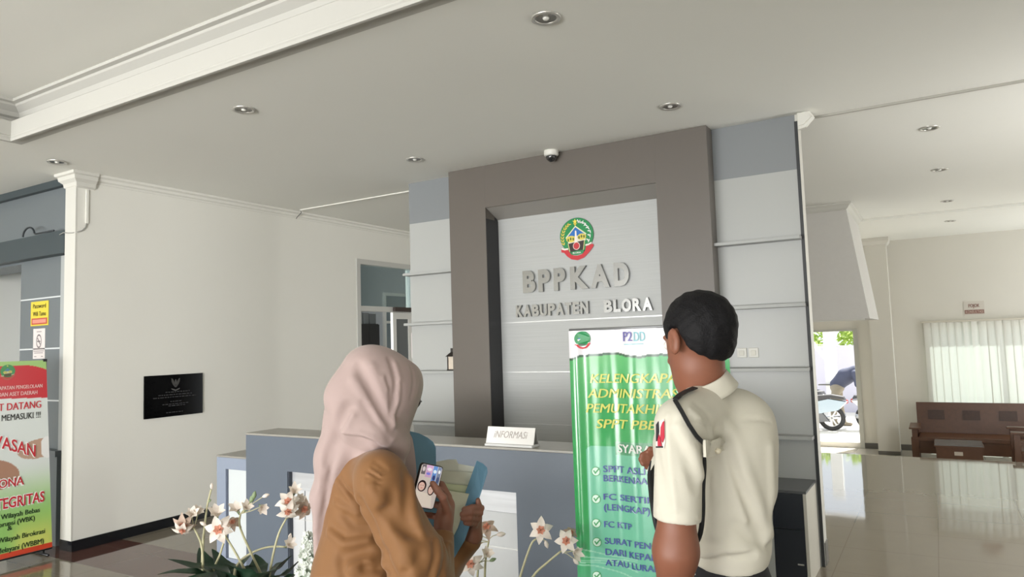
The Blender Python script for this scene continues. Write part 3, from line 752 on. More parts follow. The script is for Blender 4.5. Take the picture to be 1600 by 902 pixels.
# ================================================================== banners
def grid_sheet(name, f, nu, nv, colour, rough=0.25, coat=0.3, back=None):
    """sheet mesh from f(u, v) with a printed design colour(u, v) as a colour attribute"""
    U, V = np.meshgrid(np.linspace(0, 1, nu + 1), np.linspace(0, 1, nv + 1))
    P = np.stack(f(U, V), -1).reshape(-1, 3)
    idx = np.arange((nu + 1) * (nv + 1)).reshape(nv + 1, nu + 1)
    q = np.stack([idx[:-1, :-1], idx[:-1, 1:], idx[1:, 1:], idx[1:, :-1]], -1).reshape(-1, 4)
    me = bpy.data.meshes.new(name); me.from_pydata(P.tolist(), [], q.tolist())
    cc = colour(U, V).reshape(-1, 3) / 255.0
    cc = np.where(cc <= 0.04045, cc / 12.92, ((cc + 0.055) / 1.055) ** 2.4)
    ca = me.color_attributes.new('print', 'FLOAT_COLOR', 'POINT')
    ca.data.foreach_set('color', np.concatenate([cc, np.ones((len(cc), 1))], 1).astype(np.float32).ravel())
    me.polygons.foreach_set('use_smooth', [True] * len(me.polygons))
    m = bpy.data.materials.new(name + '_print'); m.use_nodes = True
    p = m.node_tree.nodes['Principled BSDF']; a = m.node_tree.nodes.new('ShaderNodeAttribute'); a.attribute_name = 'print'
    m.node_tree.links.new(a.outputs['Color'], p.inputs['Base Color'])
    p.inputs['Roughness'].default_value = rough; p.inputs['Coat Weight'].default_value = coat; p.inputs['Coat Roughness'].default_value = 0.12
    return me, m
def mixc(a, b, t): return np.asarray(a, float) * (1 - t[..., None]) + np.asarray(b, float) * t[..., None]
def sstep(a, b, x):
    t = np.clip((x - a) / (b - a), 0, 1); return t * t * (3 - 2 * t)

# green requirements banner
GY = 2.5; GX0, GX1, GZ = -1.226, -0.626, 1.617
GW = GX1 - GX0
def gwave(x):
    u = (x - GX0) / GW
    return (0.0065 * np.sin(u * 2 * PI * 2.6 + 0.5) + 0.0022 * np.sin(u * 2 * PI * 5.3 + 1.1) + 0.022 * np.exp(-((u - 0.035) / 0.05) ** 2) * 0.6 - 0.02 * u) 
t = thing('standing_banner', 'green standing banner listing requirements before the reception counter', 'banner', ((GX0 + GX1) / 2, GY, 0))
def gfun(U, V):
    x = GX0 + U * GW; z = 0.03 + V * (GZ - 0.03)
    return x, GY - gwave(x), z
def gcol(U, V):
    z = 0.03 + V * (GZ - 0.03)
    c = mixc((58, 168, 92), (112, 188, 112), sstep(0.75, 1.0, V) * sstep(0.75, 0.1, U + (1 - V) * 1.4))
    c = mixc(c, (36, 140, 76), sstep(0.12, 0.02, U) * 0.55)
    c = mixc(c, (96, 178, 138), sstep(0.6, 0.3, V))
    # pale list panel
    pan = ((U > 0.085) & (U < 0.94) & (z < 1.178) & (z > 0.30)).astype(float)
    cr_ = ((U < 0.12) & (z > 1.157)).astype(float) * (((U - 0.12) / 0.035) ** 2 + ((z - 1.157) / 0.021) ** 2 > 1)
    c = mixc(c, (124, 198, 172), pan * (1 - cr_) * 0.85)
    hd = ((U > 0.27) & (U < 0.75) & (z < 1.196) & (z > 1.150)).astype(float)
    c = mixc(c, (88, 158, 116), hd)
    # torn edge and white header
    edge = 1.524 + 0.006 * np.sin(U * 9) + 0.003 * np.sin(U * 23 + 1) - 0.016 * np.exp(-((U - 0.0) / 0.08) ** 2) - 0.001 * np.sin(U * 71)
    c = mixc(c, (44, 84, 58), ((z > edge - 0.009) & (z <= edge)).astype(float))
    c = mixc(c, (226, 224, 230), (z > edge).astype(float))
    # wavy pale lines low down
    for k in range(5):
        zz = 0.80 - 0.018 * k - 0.05 * U - 0.012 * np.sin(U * 7 + k)
        c = mixc(c, (184, 226, 206), (np.abs(z - zz) < 0.0022).astype(float) * 0.6 * (U < 0.4))
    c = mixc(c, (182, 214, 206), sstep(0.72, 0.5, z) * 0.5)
    return c
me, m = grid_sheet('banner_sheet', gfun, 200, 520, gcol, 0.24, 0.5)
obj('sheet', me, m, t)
def on_banner(me, x, z, yoff=0.0042):
    """lay lettering on the rippled sheet"""
    for v in me.vertices:
        X = x + v.co.x; v.co = Vector((X, GY - float(gwave(np.float64(X))) - yoff - v.co.z, z + v.co.y))
    return me
def gtext(s, part, px0, py0, px1, ptop, m, shear=0.0, bold=0.0006, nm='lettering'):
    """px0..px1 spans the part of the line the photograph shows"""
    a = onY(px0, py0, GY); b = onY(px1, py0, GY); c = onY(px0, ptop, GY)
    h = c.z - a.z
    probe = text_mesh(part, h / 0.7, bold=bold, shear=shear, extrude=0.0)
    xs = [v.co.x for v in probe.vertices]; w = max(xs) - min(xs); x_min = min(xs); bpy.data.meshes.remove(probe)
    k = (b.x - a.x) / w
    me = text_mesh(s, h / 0.7, bold=bold, shear=shear, extrude=0.0003, res=3)
    me.transform(Matrix.Diagonal((k, 1, 1, 1)) @ Matrix.Translation((-x_min, 0, 0)))
    obj(nm, on_banner(me, a.x, a.z), m, t)
yel = mat('print_yellow_green', (216, 218, 104), 0.35, coat=0.4); whi = MATS['print_white']; blu = mat('print_indigo', (72, 84, 160), 0.35, coat=0.4)
for s, p, x0, y0, x1, yt in (('KELENGKAPAN', 'KELENGKAP', 922.5, 598.5, 1042, 584.5), ('ADMINISTRASI', 'ADMINISTRA', 919, 621.5, 1046, 607.5), ('PEMUTAKHIRAN', 'PEMUTAKH', 917, 644.5, 1023.5, 630.5), ('SPPT PBB-P2', 'SPPT PB', 931.5, 669, 1011.5, 655)):
    gtext(s, p, x0, y0, x1, yt, yel, 0.22, 0.0012)
gtext('SYARAT', 'SYAR', 964, 707.5, 1005.5, 694.5, whi, 0.0, 0.0016)
for s, p, x0, y0, x1, yt in (('SPPT ASLI YANG', 'SPPT ASLI', 942.5, 738, 1008, 727.5), ('BERKENAAN', 'BERKENAA', 943, 752.5, 1011.5, 742.5), ('FC SERTIFIKAT', 'FC SERTIFI', 943, 781, 1022, 771.5), ('(LENGKAP)', '(LENGKAP)', 943.5, 797.5, 1015, 787.5),
                            ('FC KTP', 'FC KTP', 944, 824, 987, 814.5), ('SURAT PENGANTAR', 'SURAT PENG', 945, 850, 1027, 840.5), ('DARI KEPALA DESA', 'DARI KEPAL', 946, 867.5, 1024, 857.5), ('ATAU LURAH', 'ATAU LURA', 946, 884, 1021, 874.5)):
    gtext(s, p, x0, y0, x1, yt, blu, 0.0, 0.0008)
tick_g = mat('print_tick_green', (66, 160, 96), 0.35); tick_w = mat('print_tick_white', (216, 240, 226), 0.35)
for px, py in ((931, 737), (931.5, 780), (932, 818), (933, 847.5), (933, 900)):
    c = onY(px, py, GY); w = lambda p: 0.0
    for r, mm, off in ((0.0175, tick_g, 0.0012), (0.0148, tick_w, 0.0018)):
        bm = shape(ell(0, 0, r, r, 28), 0, 0.0004, (0, 0, 0), XA, YA); me = bpy.data.meshes.new('tick'); bm.to_mesh(me); bm.free()
        obj('tick_disc', on_banner(me, c.x, c.z, off), mm, t)
    bm = shape([(-0.010, 0.002), (-0.006, 0.005), (-0.002, -0.002), (0.013, 0.014), (0.015, 0.010), (-0.002, -0.010)], 0, 0.0004, (0, 0, 0), XA, YA); me = bpy.data.meshes.new('tick'); bm.to_mesh(me); bm.free()
    obj('tick_mark', on_banner(me, c.x, c.z, 0.0024), tick_g, t)
c = onY(912, 531.5, GY)
bm, ms = print_mesh([s for s in EMB if s[0] in ('green_disc', 'red_ribbon', 'mountain', 'bowl', 'star', 'shield_field', 'white_ribbon')], (0, 0, 0), XA, YA, 0.0295 / 300, step=0.0002)
me = bpy.data.meshes.new('crest'); bm.to_mesh(me); bm.free()
obj('crest_print', on_banner(me, c.x, c.z), ms, t)
pur = mat('print_purple', (98, 92, 160), 0.35); tea = mat('print_teal', (130, 190, 200), 0.35)
gtext('P2', 'P2', 973.5, 533.5, 988.5, 518.5, pur, 0, 0.002, 'logo_lettering'); gtext('DD', 'DD', 990.5, 533.5, 1007.5, 518.5, tea, 0, 0.0016, 'logo_lettering')
a = onY(975, 539, GY); b = onY(1005, 539, GY)
bm = shape([(0, 0), (b.x - a.x, 0), (b.x - a.x, 0.003), (0, 0.003)], 0, 0.0004, (0, 0, 0), XA, YA); me = bpy.data.meshes.new('l'); bm.to_mesh(me); bm.free()
obj('logo_underline', on_banner(me, a.x, a.z), tea, t)
gm = mat('grey_metal', (140, 142, 144), 0.35, metal=0.6)
obj('top_rail', tube(B(), [(GX0 - 0.004, GY + 0.004, GZ + 0.004), (GX1 + 0.004, GY + 0.022, GZ + 0.004)], 0.005, 10), gm, t, smooth=True)
obj('base', box(B(), GX0 - 0.01, GX1 + 0.01, GY - 0.04, GY + 0.09, 0.0, 0.034, 0.006), gm, t)
obj('pole', tube(B(), [((GX0 + GX1) / 2, GY + 0.055, 0.034), ((GX0 + GX1) / 2, GY + 0.03, GZ + 0.002)], 0.008, 10), gm, t, smooth=True)

# welcome banner by the portal (cut by the edge of the photograph)
BX = -6.20
def bpt(v, z):
    """v = distance from the right edge, towards the camera"""
    return BX, 3.108 - 0.047 * z - v, z
t = thing('standing_banner', 'red, white and green welcome banner standing beside the white wall end', 'banner', (BX, 2.8, 0))
def bfun(U, V):
    z = 0.062 + V * (1.556 - 0.062); v = (1 - U) * 0.6
    return BX + 0.0 * U, 3.108 - 0.047 * z - v, z
def bcol(U, V):
    v = (1 - U) * 0.6; z = 0.062 + V * 1.494
    c = mixc((216, 222, 218), (140, 196, 96), sstep(0.78, 0.3, z) * 0.9)
    c = mixc(c, (206, 214, 110), sstep(0.42, 0.12, z) * sstep(0.9, 0.3, np.abs(v - 0.12) * 4))
    arc = 1.52 + 0.0 * v - 0.9 * np.clip(0.14 - v, 0, 1) ** 1.6
    top = ((z < arc) & (z > 1.255 + 0.05 * v)).astype(float)
    c = mixc(c, (196, 38, 48), top)
    c = mixc(c, (160, 198, 120), ((z >= arc)).astype(float))
    # clasped hands photograph
    hand = (((v - 0.07) / 0.16) ** 2 + ((z - 0.86 + 0.10 * (v - 0.05)) / 0.075) ** 2 < 1).astype(float)
    c = mixc(c, (186, 152, 130), hand)
    cuff = (((v - 0.015) / 0.05) ** 2 + ((z - 0.86) / 0.085) ** 2 < 1).astype(float) * (v < 0.06)
    c = mixc(c, (232, 232, 230), cuff)
    h2 = (((v - 0.42) / 0.20) ** 2 + ((z - 0.70 - 0.1 * (v - 0.4)) / 0.12) ** 2 < 1).astype(float)
    c = mixc(c, (170, 128, 104), h2)
    c = mixc(c, (206, 70, 44), (z < 0.100 - 0.02 * (v < 0.0)).astype(float))
    return c
me, m = grid_sheet('welcome_sheet', bfun, 110, 280, bcol, 0.3, 0.3)
obj('sheet', me, m, t)
def btext(s, end_px, base_py, top_py, w_px, m, parent, bold=0.001, off=0.003, slant=0.0, nm='lettering', extra=0.0):
    """right aligned line; w_px = pixels its visible share spans up to end_px"""
    b = onX(end_px, base_py, BX); c = onX(end_px, top_py, BX); a = onX(end_px - w_px, base_py, BX)
    h = c.z - b.z; w = b.y - a.y
    me = fit_text(s, w, h, bold=bold + extra, extrude=0.0003)
    obj(nm, place(me, (BX + off, a.y, b.z + slant * w), YA, Vector((0, -0.047 * 0, 1))) if slant == 0 else place(me, (BX + off, a.y, b.z + slant * w), Vector((0, 1, -slant)), ZA), m, parent)
redp = mat('print_red', (196, 44, 54), 0.4); blk = mat('print_black', (34, 36, 34), 0.4); dgr = mat('print_dark_green', (40, 62, 36), 0.4); pal = mat('print_pale_red2', (232, 190, 186), 0.4)
btext('PENDAPATAN PENGELOLAAN', 66, 605.5, 600, 84, pal, t, 0.0012); btext('KEUANGAN DAN ASET DAERAH', 58, 616, 610, 104, pal, t, 0.0012)
btext('SELAMAT DATANG', 64, 637, 626, 117, redp, t, 0.002); btext('ANDA MEMASUKI !!!', 63, 652.5, 643, 97, blk, t, 0.0008)
for e, m_, o_ in ((0.006, whi, 0.003), (0.0, redp, 0.0045)):
    btext('KAWASAN', 63, 716, 698, 112, m_, t, 0.002, o_, 0.42, 'slanted_lettering', e)
    btext('ZONA', 37, 757, 744, 52, m_, t, 0.002, o_, 0, 'lettering', e); btext('INTEGRITAS', 69, 783, 767.5, 94, m_, t, 0.002, o_, 0, 'lettering', e)
btext('Wilayah Bebas', 62, 800, 792.5, 61, dgr, t, 0.0012); btext('dari Korupsi (WBK)', 54, 813, 805.5, 82, dgr, t, 0.0012); btext('&', 19, 828, 821, 8, dgr, t, 0.0012)
btext('Wilayah Birokrasi', 70, 833, 825.5, 74, dgr, t, 0.0012); btext('Bersih Melayani (WBBM)', 68, 849, 841, 104, dgr, t, 0.0012)
c = onX(12, 582, BX)
bm, ms = print_mesh([s for s in EMB if s[0] in ('green_disc', 'red_ribbon', 'mountain', 'bowl', 'star', 'shield_field', 'forest', 'white_ribbon')], (BX + 0.001, c.y, c.z), YA, ZA, 0.052 / 300, step=0.0003)
me = bpy.data.meshes.new('crest'); bm.to_mesh(me); bm.free(); obj('crest_print', me, [mat('faded_%d' % i, tuple(int(x) for x in 0.6 * np.array([255 * (q ** (1 / 2.2)) for q in mm.node_tree.nodes['Principled BSDF'].inputs['Base Color'].default_value[:3]]) + 0.4 * np.array((150, 160, 110))), 0.4) for i, mm in enumerate(ms)], t)
obj('pole', tube(B(), [(BX - 0.05, 3.065, 0.02), (BX - 0.012, 3.038, 1.56)], 0.007, 10), plastic_d, t, smooth=True)
obj('clip', bx(BX - 0.012, BX + 0.004, 3.012, 3.04, 1.545, 1.566), plastic_d, t)
obj('foot', tube(B(), [(BX - 0.25, 3.066, 0.010), (BX + 0.02, 3.066, 0.010)], 0.010, 10), plastic_d, t, smooth=True)
obj('foot', tube(B(), [(BX - 0.25, 2.54, 0.010), (BX + 0.02, 2.54, 0.010)], 0.010, 10), plastic_d, t, smooth=True)
obj('pole', tube(B(), [(BX - 0.05, 2.54, 0.02), (BX - 0.012, 2.44, 1.56)], 0.007, 10), plastic_d, t, smooth=True)
obj('bottom_rail', tube(B(), [(BX - 0.006, 2.50, 0.055), (BX - 0.006, 3.105, 0.055)], 0.008, 8), plastic_d, t, smooth=True)

# ================================================================== office behind the glazed door
t = thing('door_leaf', 'white framed glass door leaf standing in the doorway of the white wall', 'door', (XW - 0.05, 7.5, 0))
bm = B()
box(bm, XW - 0.07, XW - 0.03, 7.285, 7.355, 0.01, 2.025); box(bm, XW - 0.07, XW - 0.03, 7.61, 7.68, 0.01, 2.025)
box(bm, XW - 0.07, XW - 0.03, 7.355, 7.61, 1.94, 2.025); box(bm, XW - 0.07, XW - 0.03, 7.355, 7.61, 0.01, 0.12)
obj('frame', bm, mat('white_door_frame', (214, 213, 208), 0.4), t)
obj('glass', bx(XW - 0.054, XW - 0.046, 7.355, 7.61, 0.12, 1.94), mat('dark_door_glass', (92, 96, 98), 0.08, spec=0.6), t)
obj('door_closer', bx(XW + 0.013, XW + 0.05, 7.24, 7.60, 2.035, 2.092), mat('brown_metal', (70, 60, 56), 0.4, metal=0.4), t)
p0 = onX(561, 506, -7.0); p1 = onX(593, 506, -7.0)
t = thing('filing_cabinet', 'black cabinet seen through the glazed door', 'cabinet', (-7.25, (p0.y + p1.y) / 2, 0))
obj('carcass', box(B(), -7.45, -7.02, p0.y - 0.10, p1.y, 0.0, p0.z, 0.004), mat('black_cabinet', (22, 19, 19), 0.4), t)
obj('door', bx(-7.019, -7.0, p0.y - 0.095, (p0.y + p1.y) / 2, 0.05, p0.z - 0.01), MATS['black_cabinet'], t)
obj('door', bx(-7.019, -7.0, (p0.y + p1.y) / 2 + 0.004, p1.y - 0.005, 0.05, p0.z - 0.01), MATS['black_cabinet'], t)
for k, (q0, q1) in enumerate(((562, 571), (572, 581), (582, 592))):
    a = onX(q0, 505, -7.0); b = onX(q1, 505, -7.0)
    tag(obj('archive_box', box(B(), -7.38, -7.05, a.y, b.y - 0.004, p0.z + 0.0005, p0.z + 0.17 - 0.01 * k, 0.003), mat('grey_archive_box_%d' % k, (120 - 8 * k, 124 - 8 * k, 126 - 8 * k), 0.6)), 'grey archive box on the black cabinet, %s in its row' % ('first', 'middle', 'last')[k], 'box', 'archive boxes on the black cabinet')
pf = onX(600, 458, -7.6)
bm = B(); y0 = pf.y
box(bm, -7.64, -7.6, y0, y0 + 0.05, 0, 2.45); box(bm, -7.64, -7.6, y0 + 0.05, y0 + 0.9, 2.40, 2.45); box(bm, -7.64, -7.6, y0 + 0.05, y0 + 0.9, 1.95, 1.99)
box(bm, -7.64, -7.6, y0 + 0.9, y0 + 0.95, 0, 2.45)
struct('window_4', bm, al)
struct('window_5', bx(-7.625, -7.615, y0 + 0.05, y0 + 0.9, 0.0, 2.40), mat('grey_glass', (112, 124, 130), 0.1))
struct('wall_office_side', bx(-7.63, -7.61, y0 + 0.951, 10.2, 0, H), MATS['office_grey_paint'])
t = thing('wall_notice', 'small white notice beside the narrow wall bay', 'notice', (XCL - 0.03, YC + 0.05, 1.45))
obj('sheet', bx(XCL - 0.048, XCL - 0.002, YC + 0.05, YC + 0.054, 1.46, 1.70), MATS['print_white_paper'], t)
obj('small_print', bx(XCL - 0.030, XCL - 0.012, YC + 0.0485, YC + 0.0495, 1.57, 1.66), MATS['print_grey'], t)

# ================================================================== lounge furniture
wood = mat('dark_teak', (88, 58, 40), 0.35, noise=0.25, nscale=18)
wood2 = mat('carved_teak', (62, 40, 30), 0.45, noise=0.3, nscale=40, bump=0.6, bscale=60)
BXL, BXR, BY0, BY1 = -0.43, 2.15, 12.25, 12.92
t = thing('wooden_bench', 'long dark wooden bench with tall carved back before the window blind', 'bench', ((BXL + BXR) / 2, 12.6, ZL))
bm = B()
prism(bm, [(-0.352, BY1 - 0.06, ZL + 0.36), (-0.352, BY1 - 0.025, ZL + 0.36), (-0.352, BY1 + 0.03, 0.445), (-0.352, BY1 - 0.005, 0.445)], (BXR - 0.08 + 0.352, 0, 0))
obj('backrest', bm, wood, t)
for k in range(5):
    x0 = -0.20 + k * 0.46
    bm = B(); prism(bm, [(x0, BY1 - 0.046, 0.19), (x0, BY1 - 0.02, 0.19), (x0, BY1 - 0.002, 0.33), (x0, BY1 - 0.028, 0.33)], (0.22, 0, 0))
    obj('carved_panel', bm, wood2, t)
obj('seat', box(B(), BXL + 0.10, BXR - 0.10, BY0, BY1 - 0.07, ZL + 0.34, ZL + 0.40, 0.008), wood, t)
obj('apron', bx(BXL + 0.10, BXR - 0.10, BY0 + 0.03, BY0 + 0.07, ZL + 0.16, ZL + 0.34), wood, t)
for x in (BXL, BXR - 0.11):
    obj('arm_rest', box(B(), x - 0.02, x + 0.13, BY0 - 0.04, BY1 - 0.02, 0.105, 0.128, 0.006), wood, t)
    bm = B(); box(bm, x, x + 0.10, BY0, BY0 + 0.10, ZL, -0.02, 0.004); box(bm, x + 0.015, x + 0.085, BY0 + 0.015, BY0 + 0.085, -0.02, 0.105)
    obj('leg', bm, wood, t)
    obj('leg', box(B(), x, x + 0.10, BY1 - 0.12, BY1 - 0.02, ZL, 0.105, 0.004), wood, t)
    obj('arm_panel', bx(x + 0.03, x + 0.07, BY0 + 0.10, BY1 - 0.12, ZL + 0.30, ZL + 0.44), wood, t)
t = thing('coffee_table', 'low dark wooden coffee table with grey glass top before the bench', 'table', (0.16, 11.9, ZL))
tx0, tx1, ty0, ty1 = -0.115, 0.43, 11.6, 12.18
obj('table_top', box(B(), tx0 - 0.02, tx1 + 0.02, ty0 - 0.02, ty1 + 0.02, -0.050, -0.032, 0.003), wood, t)
obj('glass_top', box(B(), tx0 - 0.015, tx1 + 0.015, ty0 - 0.015, ty1 + 0.015, -0.0315, -0.024, 0.002), mat('grey_glass_top', (118, 122, 122), 0.08, spec=0.7), t)
obj('apron', bx(tx0, tx1, ty0, ty1, -0.30, -0.0505), wood, t)
for x in (tx0, tx1 - 0.06):
    for y in (ty0, ty1 - 0.06): obj('leg', box(B(), x, x + 0.06, y, y + 0.06, ZL, -0.301, 0.003), wood, t)
obj('label_plate', bx(0.10, 0.20, ty0 - 0.003, ty0 - 0.0005, -0.16, -0.11), mat('pale_plate', (190, 180, 168), 0.5), t)
t = thing('wooden_armchair', 'dark wooden armchair at the edge of view facing the coffee table', 'armchair', (1.05, 11.55, ZL))
ax0, ax1, ay0, ay1 = 0.76, 1.36, 11.2, 11.85
obj('seat', box(B(), ax0 + 0.07, ax1 - 0.07, ay0, ay1, ZL + 0.34, ZL + 0.40, 0.006), wood, t)
obj('apron', bx(ax0 + 0.07, ax1 - 0.07, ay0 + 0.02, ay0 + 0.06, ZL + 0.18, ZL + 0.339), wood, t)
obj('backrest', box(B(), ax1 - 0.07, ax1, ay0 + 0.07, ay1 - 0.07, ZL + 0.30, 0.20, 0.005), wood, t)
for y in (ay0, ay1 - 0.07):
    obj('arm_rest', box(B(), ax0 - 0.03, ax1, y - 0.02, y + 0.09, 0.20, 0.228, 0.006), wood, t)
    for x in (ax0, ax1 - 0.07): obj('leg', box(B(), x, x + 0.07, y, y + 0.07, ZL, 0.199, 0.003), wood, t)
    obj('arm_panel', bx(ax0 + 0.071, ax1 - 0.071, y + 0.02, y + 0.05, 0.06, 0.11), wood, t)

# vertical blind
t = thing('vertical_blind', 'white vertical slat blind closed over the lounge window', 'blind', (1.3, YF - 0.06, 1.7))
obj('head_rail', box(B(), -0.22, 2.95, YF - 0.085, YF - 0.035, 1.685, 1.712, 0.003), mat('beige_rail', (196, 190, 176), 0.4), t)
bm = B()
sl = mat('blind_fabric', (222, 219, 212), 0.85, trans=0.3)
x = -0.17; k = 0
rs = random.Random(3)
while x < 2.93:
    a = math.radians(rs.uniform(6, 20)) if k not in (5, 6) else math.radians(30)
    w = 0.0635; c, s_ = math.cos(a), math.sin(a); y = YF - 0.055
    z0 = -0.02
    n = 6; v0 = []; v1 = []
    for i in range(n + 1):
        u = -1 + 2 * i / n; bow = 0.006 * (1 - u * u)
        p = (x + 0.055 + u * w * c - bow * s_, y + u * w * s_ * 0.55 - bow)
        v0.append(bm.verts.new((p[0], p[1], z0))); v1.append(bm.verts.new((p[0], p[1], 1.684)))
    for i in range(n): bm.faces.new((v0[i], v0[i + 1], v1[i + 1], v1[i]))
    x += 0.108; k += 1
obj('slats', bm, sl, t, smooth=True)
t = thing('wall_sign', 'small maroon lettered sign above the lounge window', 'sign', (0.53, YF, 1.87))
obj('panel', bx(0.400, 0.680, YF - 0.008, YF - 0.001, 1.790, 2.005), mat('clear_beige_panel', (202, 196, 186), 0.5), t)
mar = mat('print_maroon', (128, 88, 78), 0.5)
bar = obj('panel_bar', bx(0.412, 0.672, YF - 0.0095, YF - 0.0082, 1.806, 1.868), mar, t)
me = fit_text('POJOK', 0.15, 0.055, bold=0.003, extrude=0.0008); obj('lettering', place(me, (0.467, YF - 0.010, 1.908), XA, ZA), mar, t)
me = fit_text('KONSULTASI', 0.235, 0.042, bold=0.001, extrude=0.0008); obj('lettering', place(me, (0.424, YF - 0.0108, 1.816), XA, ZA), mat('print_pale_tan', (200, 178, 164), 0.5), t)

# ================================================================== yard beyond the lounge opening
ZG = -0.52
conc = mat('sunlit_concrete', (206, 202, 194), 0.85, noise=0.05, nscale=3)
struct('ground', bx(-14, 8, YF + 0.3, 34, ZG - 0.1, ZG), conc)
struct('path_step', bx(-3.0, -0.6, YF + 0.3, YF + 1.0, ZG, ZG + 0.10), mat('pale_step', (222, 220, 214), 0.6))
lil = mat('pale_lilac_paint', (178, 176, 190), 0.7)
struct('wall_yard', bx(-6.5, 0.5, 20.6, 20.75, ZG, 1.22), lil)
pst = B()
pw = mat('white_post_paint', (226, 226, 224), 0.6)
t = thing('carport_post', 'white square carport post with slanted brace outside the lounge opening', 'post', (-2.30, 19.0, ZG))
obj('post', bx(-2.40, -2.15, 18.9, 19.1, ZG, 2.4), pw, t)
bm = B(); prism(bm, [(-2.41, 18.97, 0.90), (-2.41, 18.97, 1.05), (-2.80, 18.97, 1.62), (-2.90, 18.97, 1.62)], (0, 0.08, 0))
obj('brace', bm, pw, t)
obj('bracket', box(B(), -2.56, -2.08, 18.80, 18.895, 0.30, 0.33, 0.004), mat('dark_bracket', (90, 88, 86), 0.5), t)
# foliage over the yard wall
lf = mat('sunlit_leaf', (164, 186, 98), 0.6, noise=0.35, nscale=8, trans=0.35)
bk = mat('grey_bark', (110, 98, 84), 0.8, noise=0.2)
def shrub_tree(x, y, label, seed):
    r = random.Random(seed)
    t = thing('leafy_tree', label, 'tree', (x, y, ZG), 0, 'trees behind the yard wall')
    obj('trunk', tube(B(), [(x, y, ZG), (x + 0.05, y, 0.6), (x - 0.03, y + 0.05, 1.3), (x + 0.05, y, 2.2)], [0.09, 0.07, 0.06, 0.03], 8), bk, t, smooth=True)
    bm = B()
    for i in range(900):
        a = r.uniform(0, 2 * PI); rr = r.uniform(0.1, 1.0) ** 0.5 * 0.95; h = r.uniform(0.85, 2.0)
        c = Vector((x + rr * math.cos(a), y + rr * math.sin(a) * 0.7, h))
        d = Vector((r.uniform(-1, 1), r.uniform(-1, 1), r.uniform(-0.6, 0.6))).normalized(); s = d.cross(Vector((r.uniform(-1, 1), r.uniform(-1, 1), r.uniform(-1, 1)))).normalized()
        l = r.uniform(0.09, 0.16)
        bm.faces.new([bm.verts.new(p) for p in (c - d * l, c + s * l * 0.42, c + d * l, c - s * l * 0.42)])
    o = obj('foliage', bm, lf, t)
    return t
for i, (x, lab) in enumerate(((-3.45, 'bright leafy tree over the yard wall, the one behind the slanted brace'), (-1.45, 'bright leafy tree over the yard wall, beyond the white post'))):
    shrub_tree(x, 21.9, lab, 11 + i)

tyre = mat('black_rubber', (30, 30, 32), 0.7); rim = mat('pale_alloy', (176, 178, 182), 0.35, metal=0.6)
seatm = mat('black_seat', (44, 44, 48), 0.6)
def wheel(parent, c, r, d):
    """wheel in the vertical plane through direction d"""
    d = Vector(d).normalized(); n = d.cross(ZA); up = ZA; c = Vector(c)
    bm = B(); N = 28
    rings = []
    for k in range(N):
        a = 2 * PI * k / N; e = d * math.cos(a) + up * math.sin(a)
        rings.append([bm.verts.new(c + e * (r - 0.05 + 0.05 * math.cos(b)) + n * 0.045 * math.sin(b)) for b in [2 * PI * j / 8 for j in range(8)]])
    for k in range(N):
        for j in range(8): bm.faces.new((rings[k][j], rings[(k + 1) % N][j], rings[(k + 1) % N][(j + 1) % 8], rings[k][(j + 1) % 8]))
    w = obj('wheel', bm, tyre, parent, smooth=True)
    bm = B()
    for k in range(6):
        a = 2 * PI * k / 6; e = d * math.cos(a) + up * math.sin(a); f = d * -math.sin(a) + up * math.cos(a)
        prism(bm, [c + e * 0.02 + f * 0.018 - n * 0.012, c + e * (r - 0.09) + f * 0.014 - n * 0.012, c + e * (r - 0.09) - f * 0.014 - n * 0.012, c + e * 0.02 - f * 0.018 - n * 0.012], n * 0.024)
    N2 = 24; a_ = []; b_ = []
    for k in range(N2):
        a = 2 * PI * k / N2; e = d * math.cos(a) + up * math.sin(a)
        a_.append([bm.verts.new(c + e * (r - 0.10) + n * 0.02), bm.verts.new(c + e * (r - 0.075) + n * 0.02), bm.verts.new(c + e * (r - 0.075) - n * 0.02), bm.verts.new(c + e * (r - 0.10) - n * 0.02)])
    for k in range(N2):
        for j in range(4): bm.faces.new((a_[k][j], a_[(k + 1) % N2][j], a_[(k + 1) % N2][(j + 1) % 4], a_[k][(j + 1) % 4]))
    sp = obj('wheel_rim', bm, rim, w, world=True)
    return w
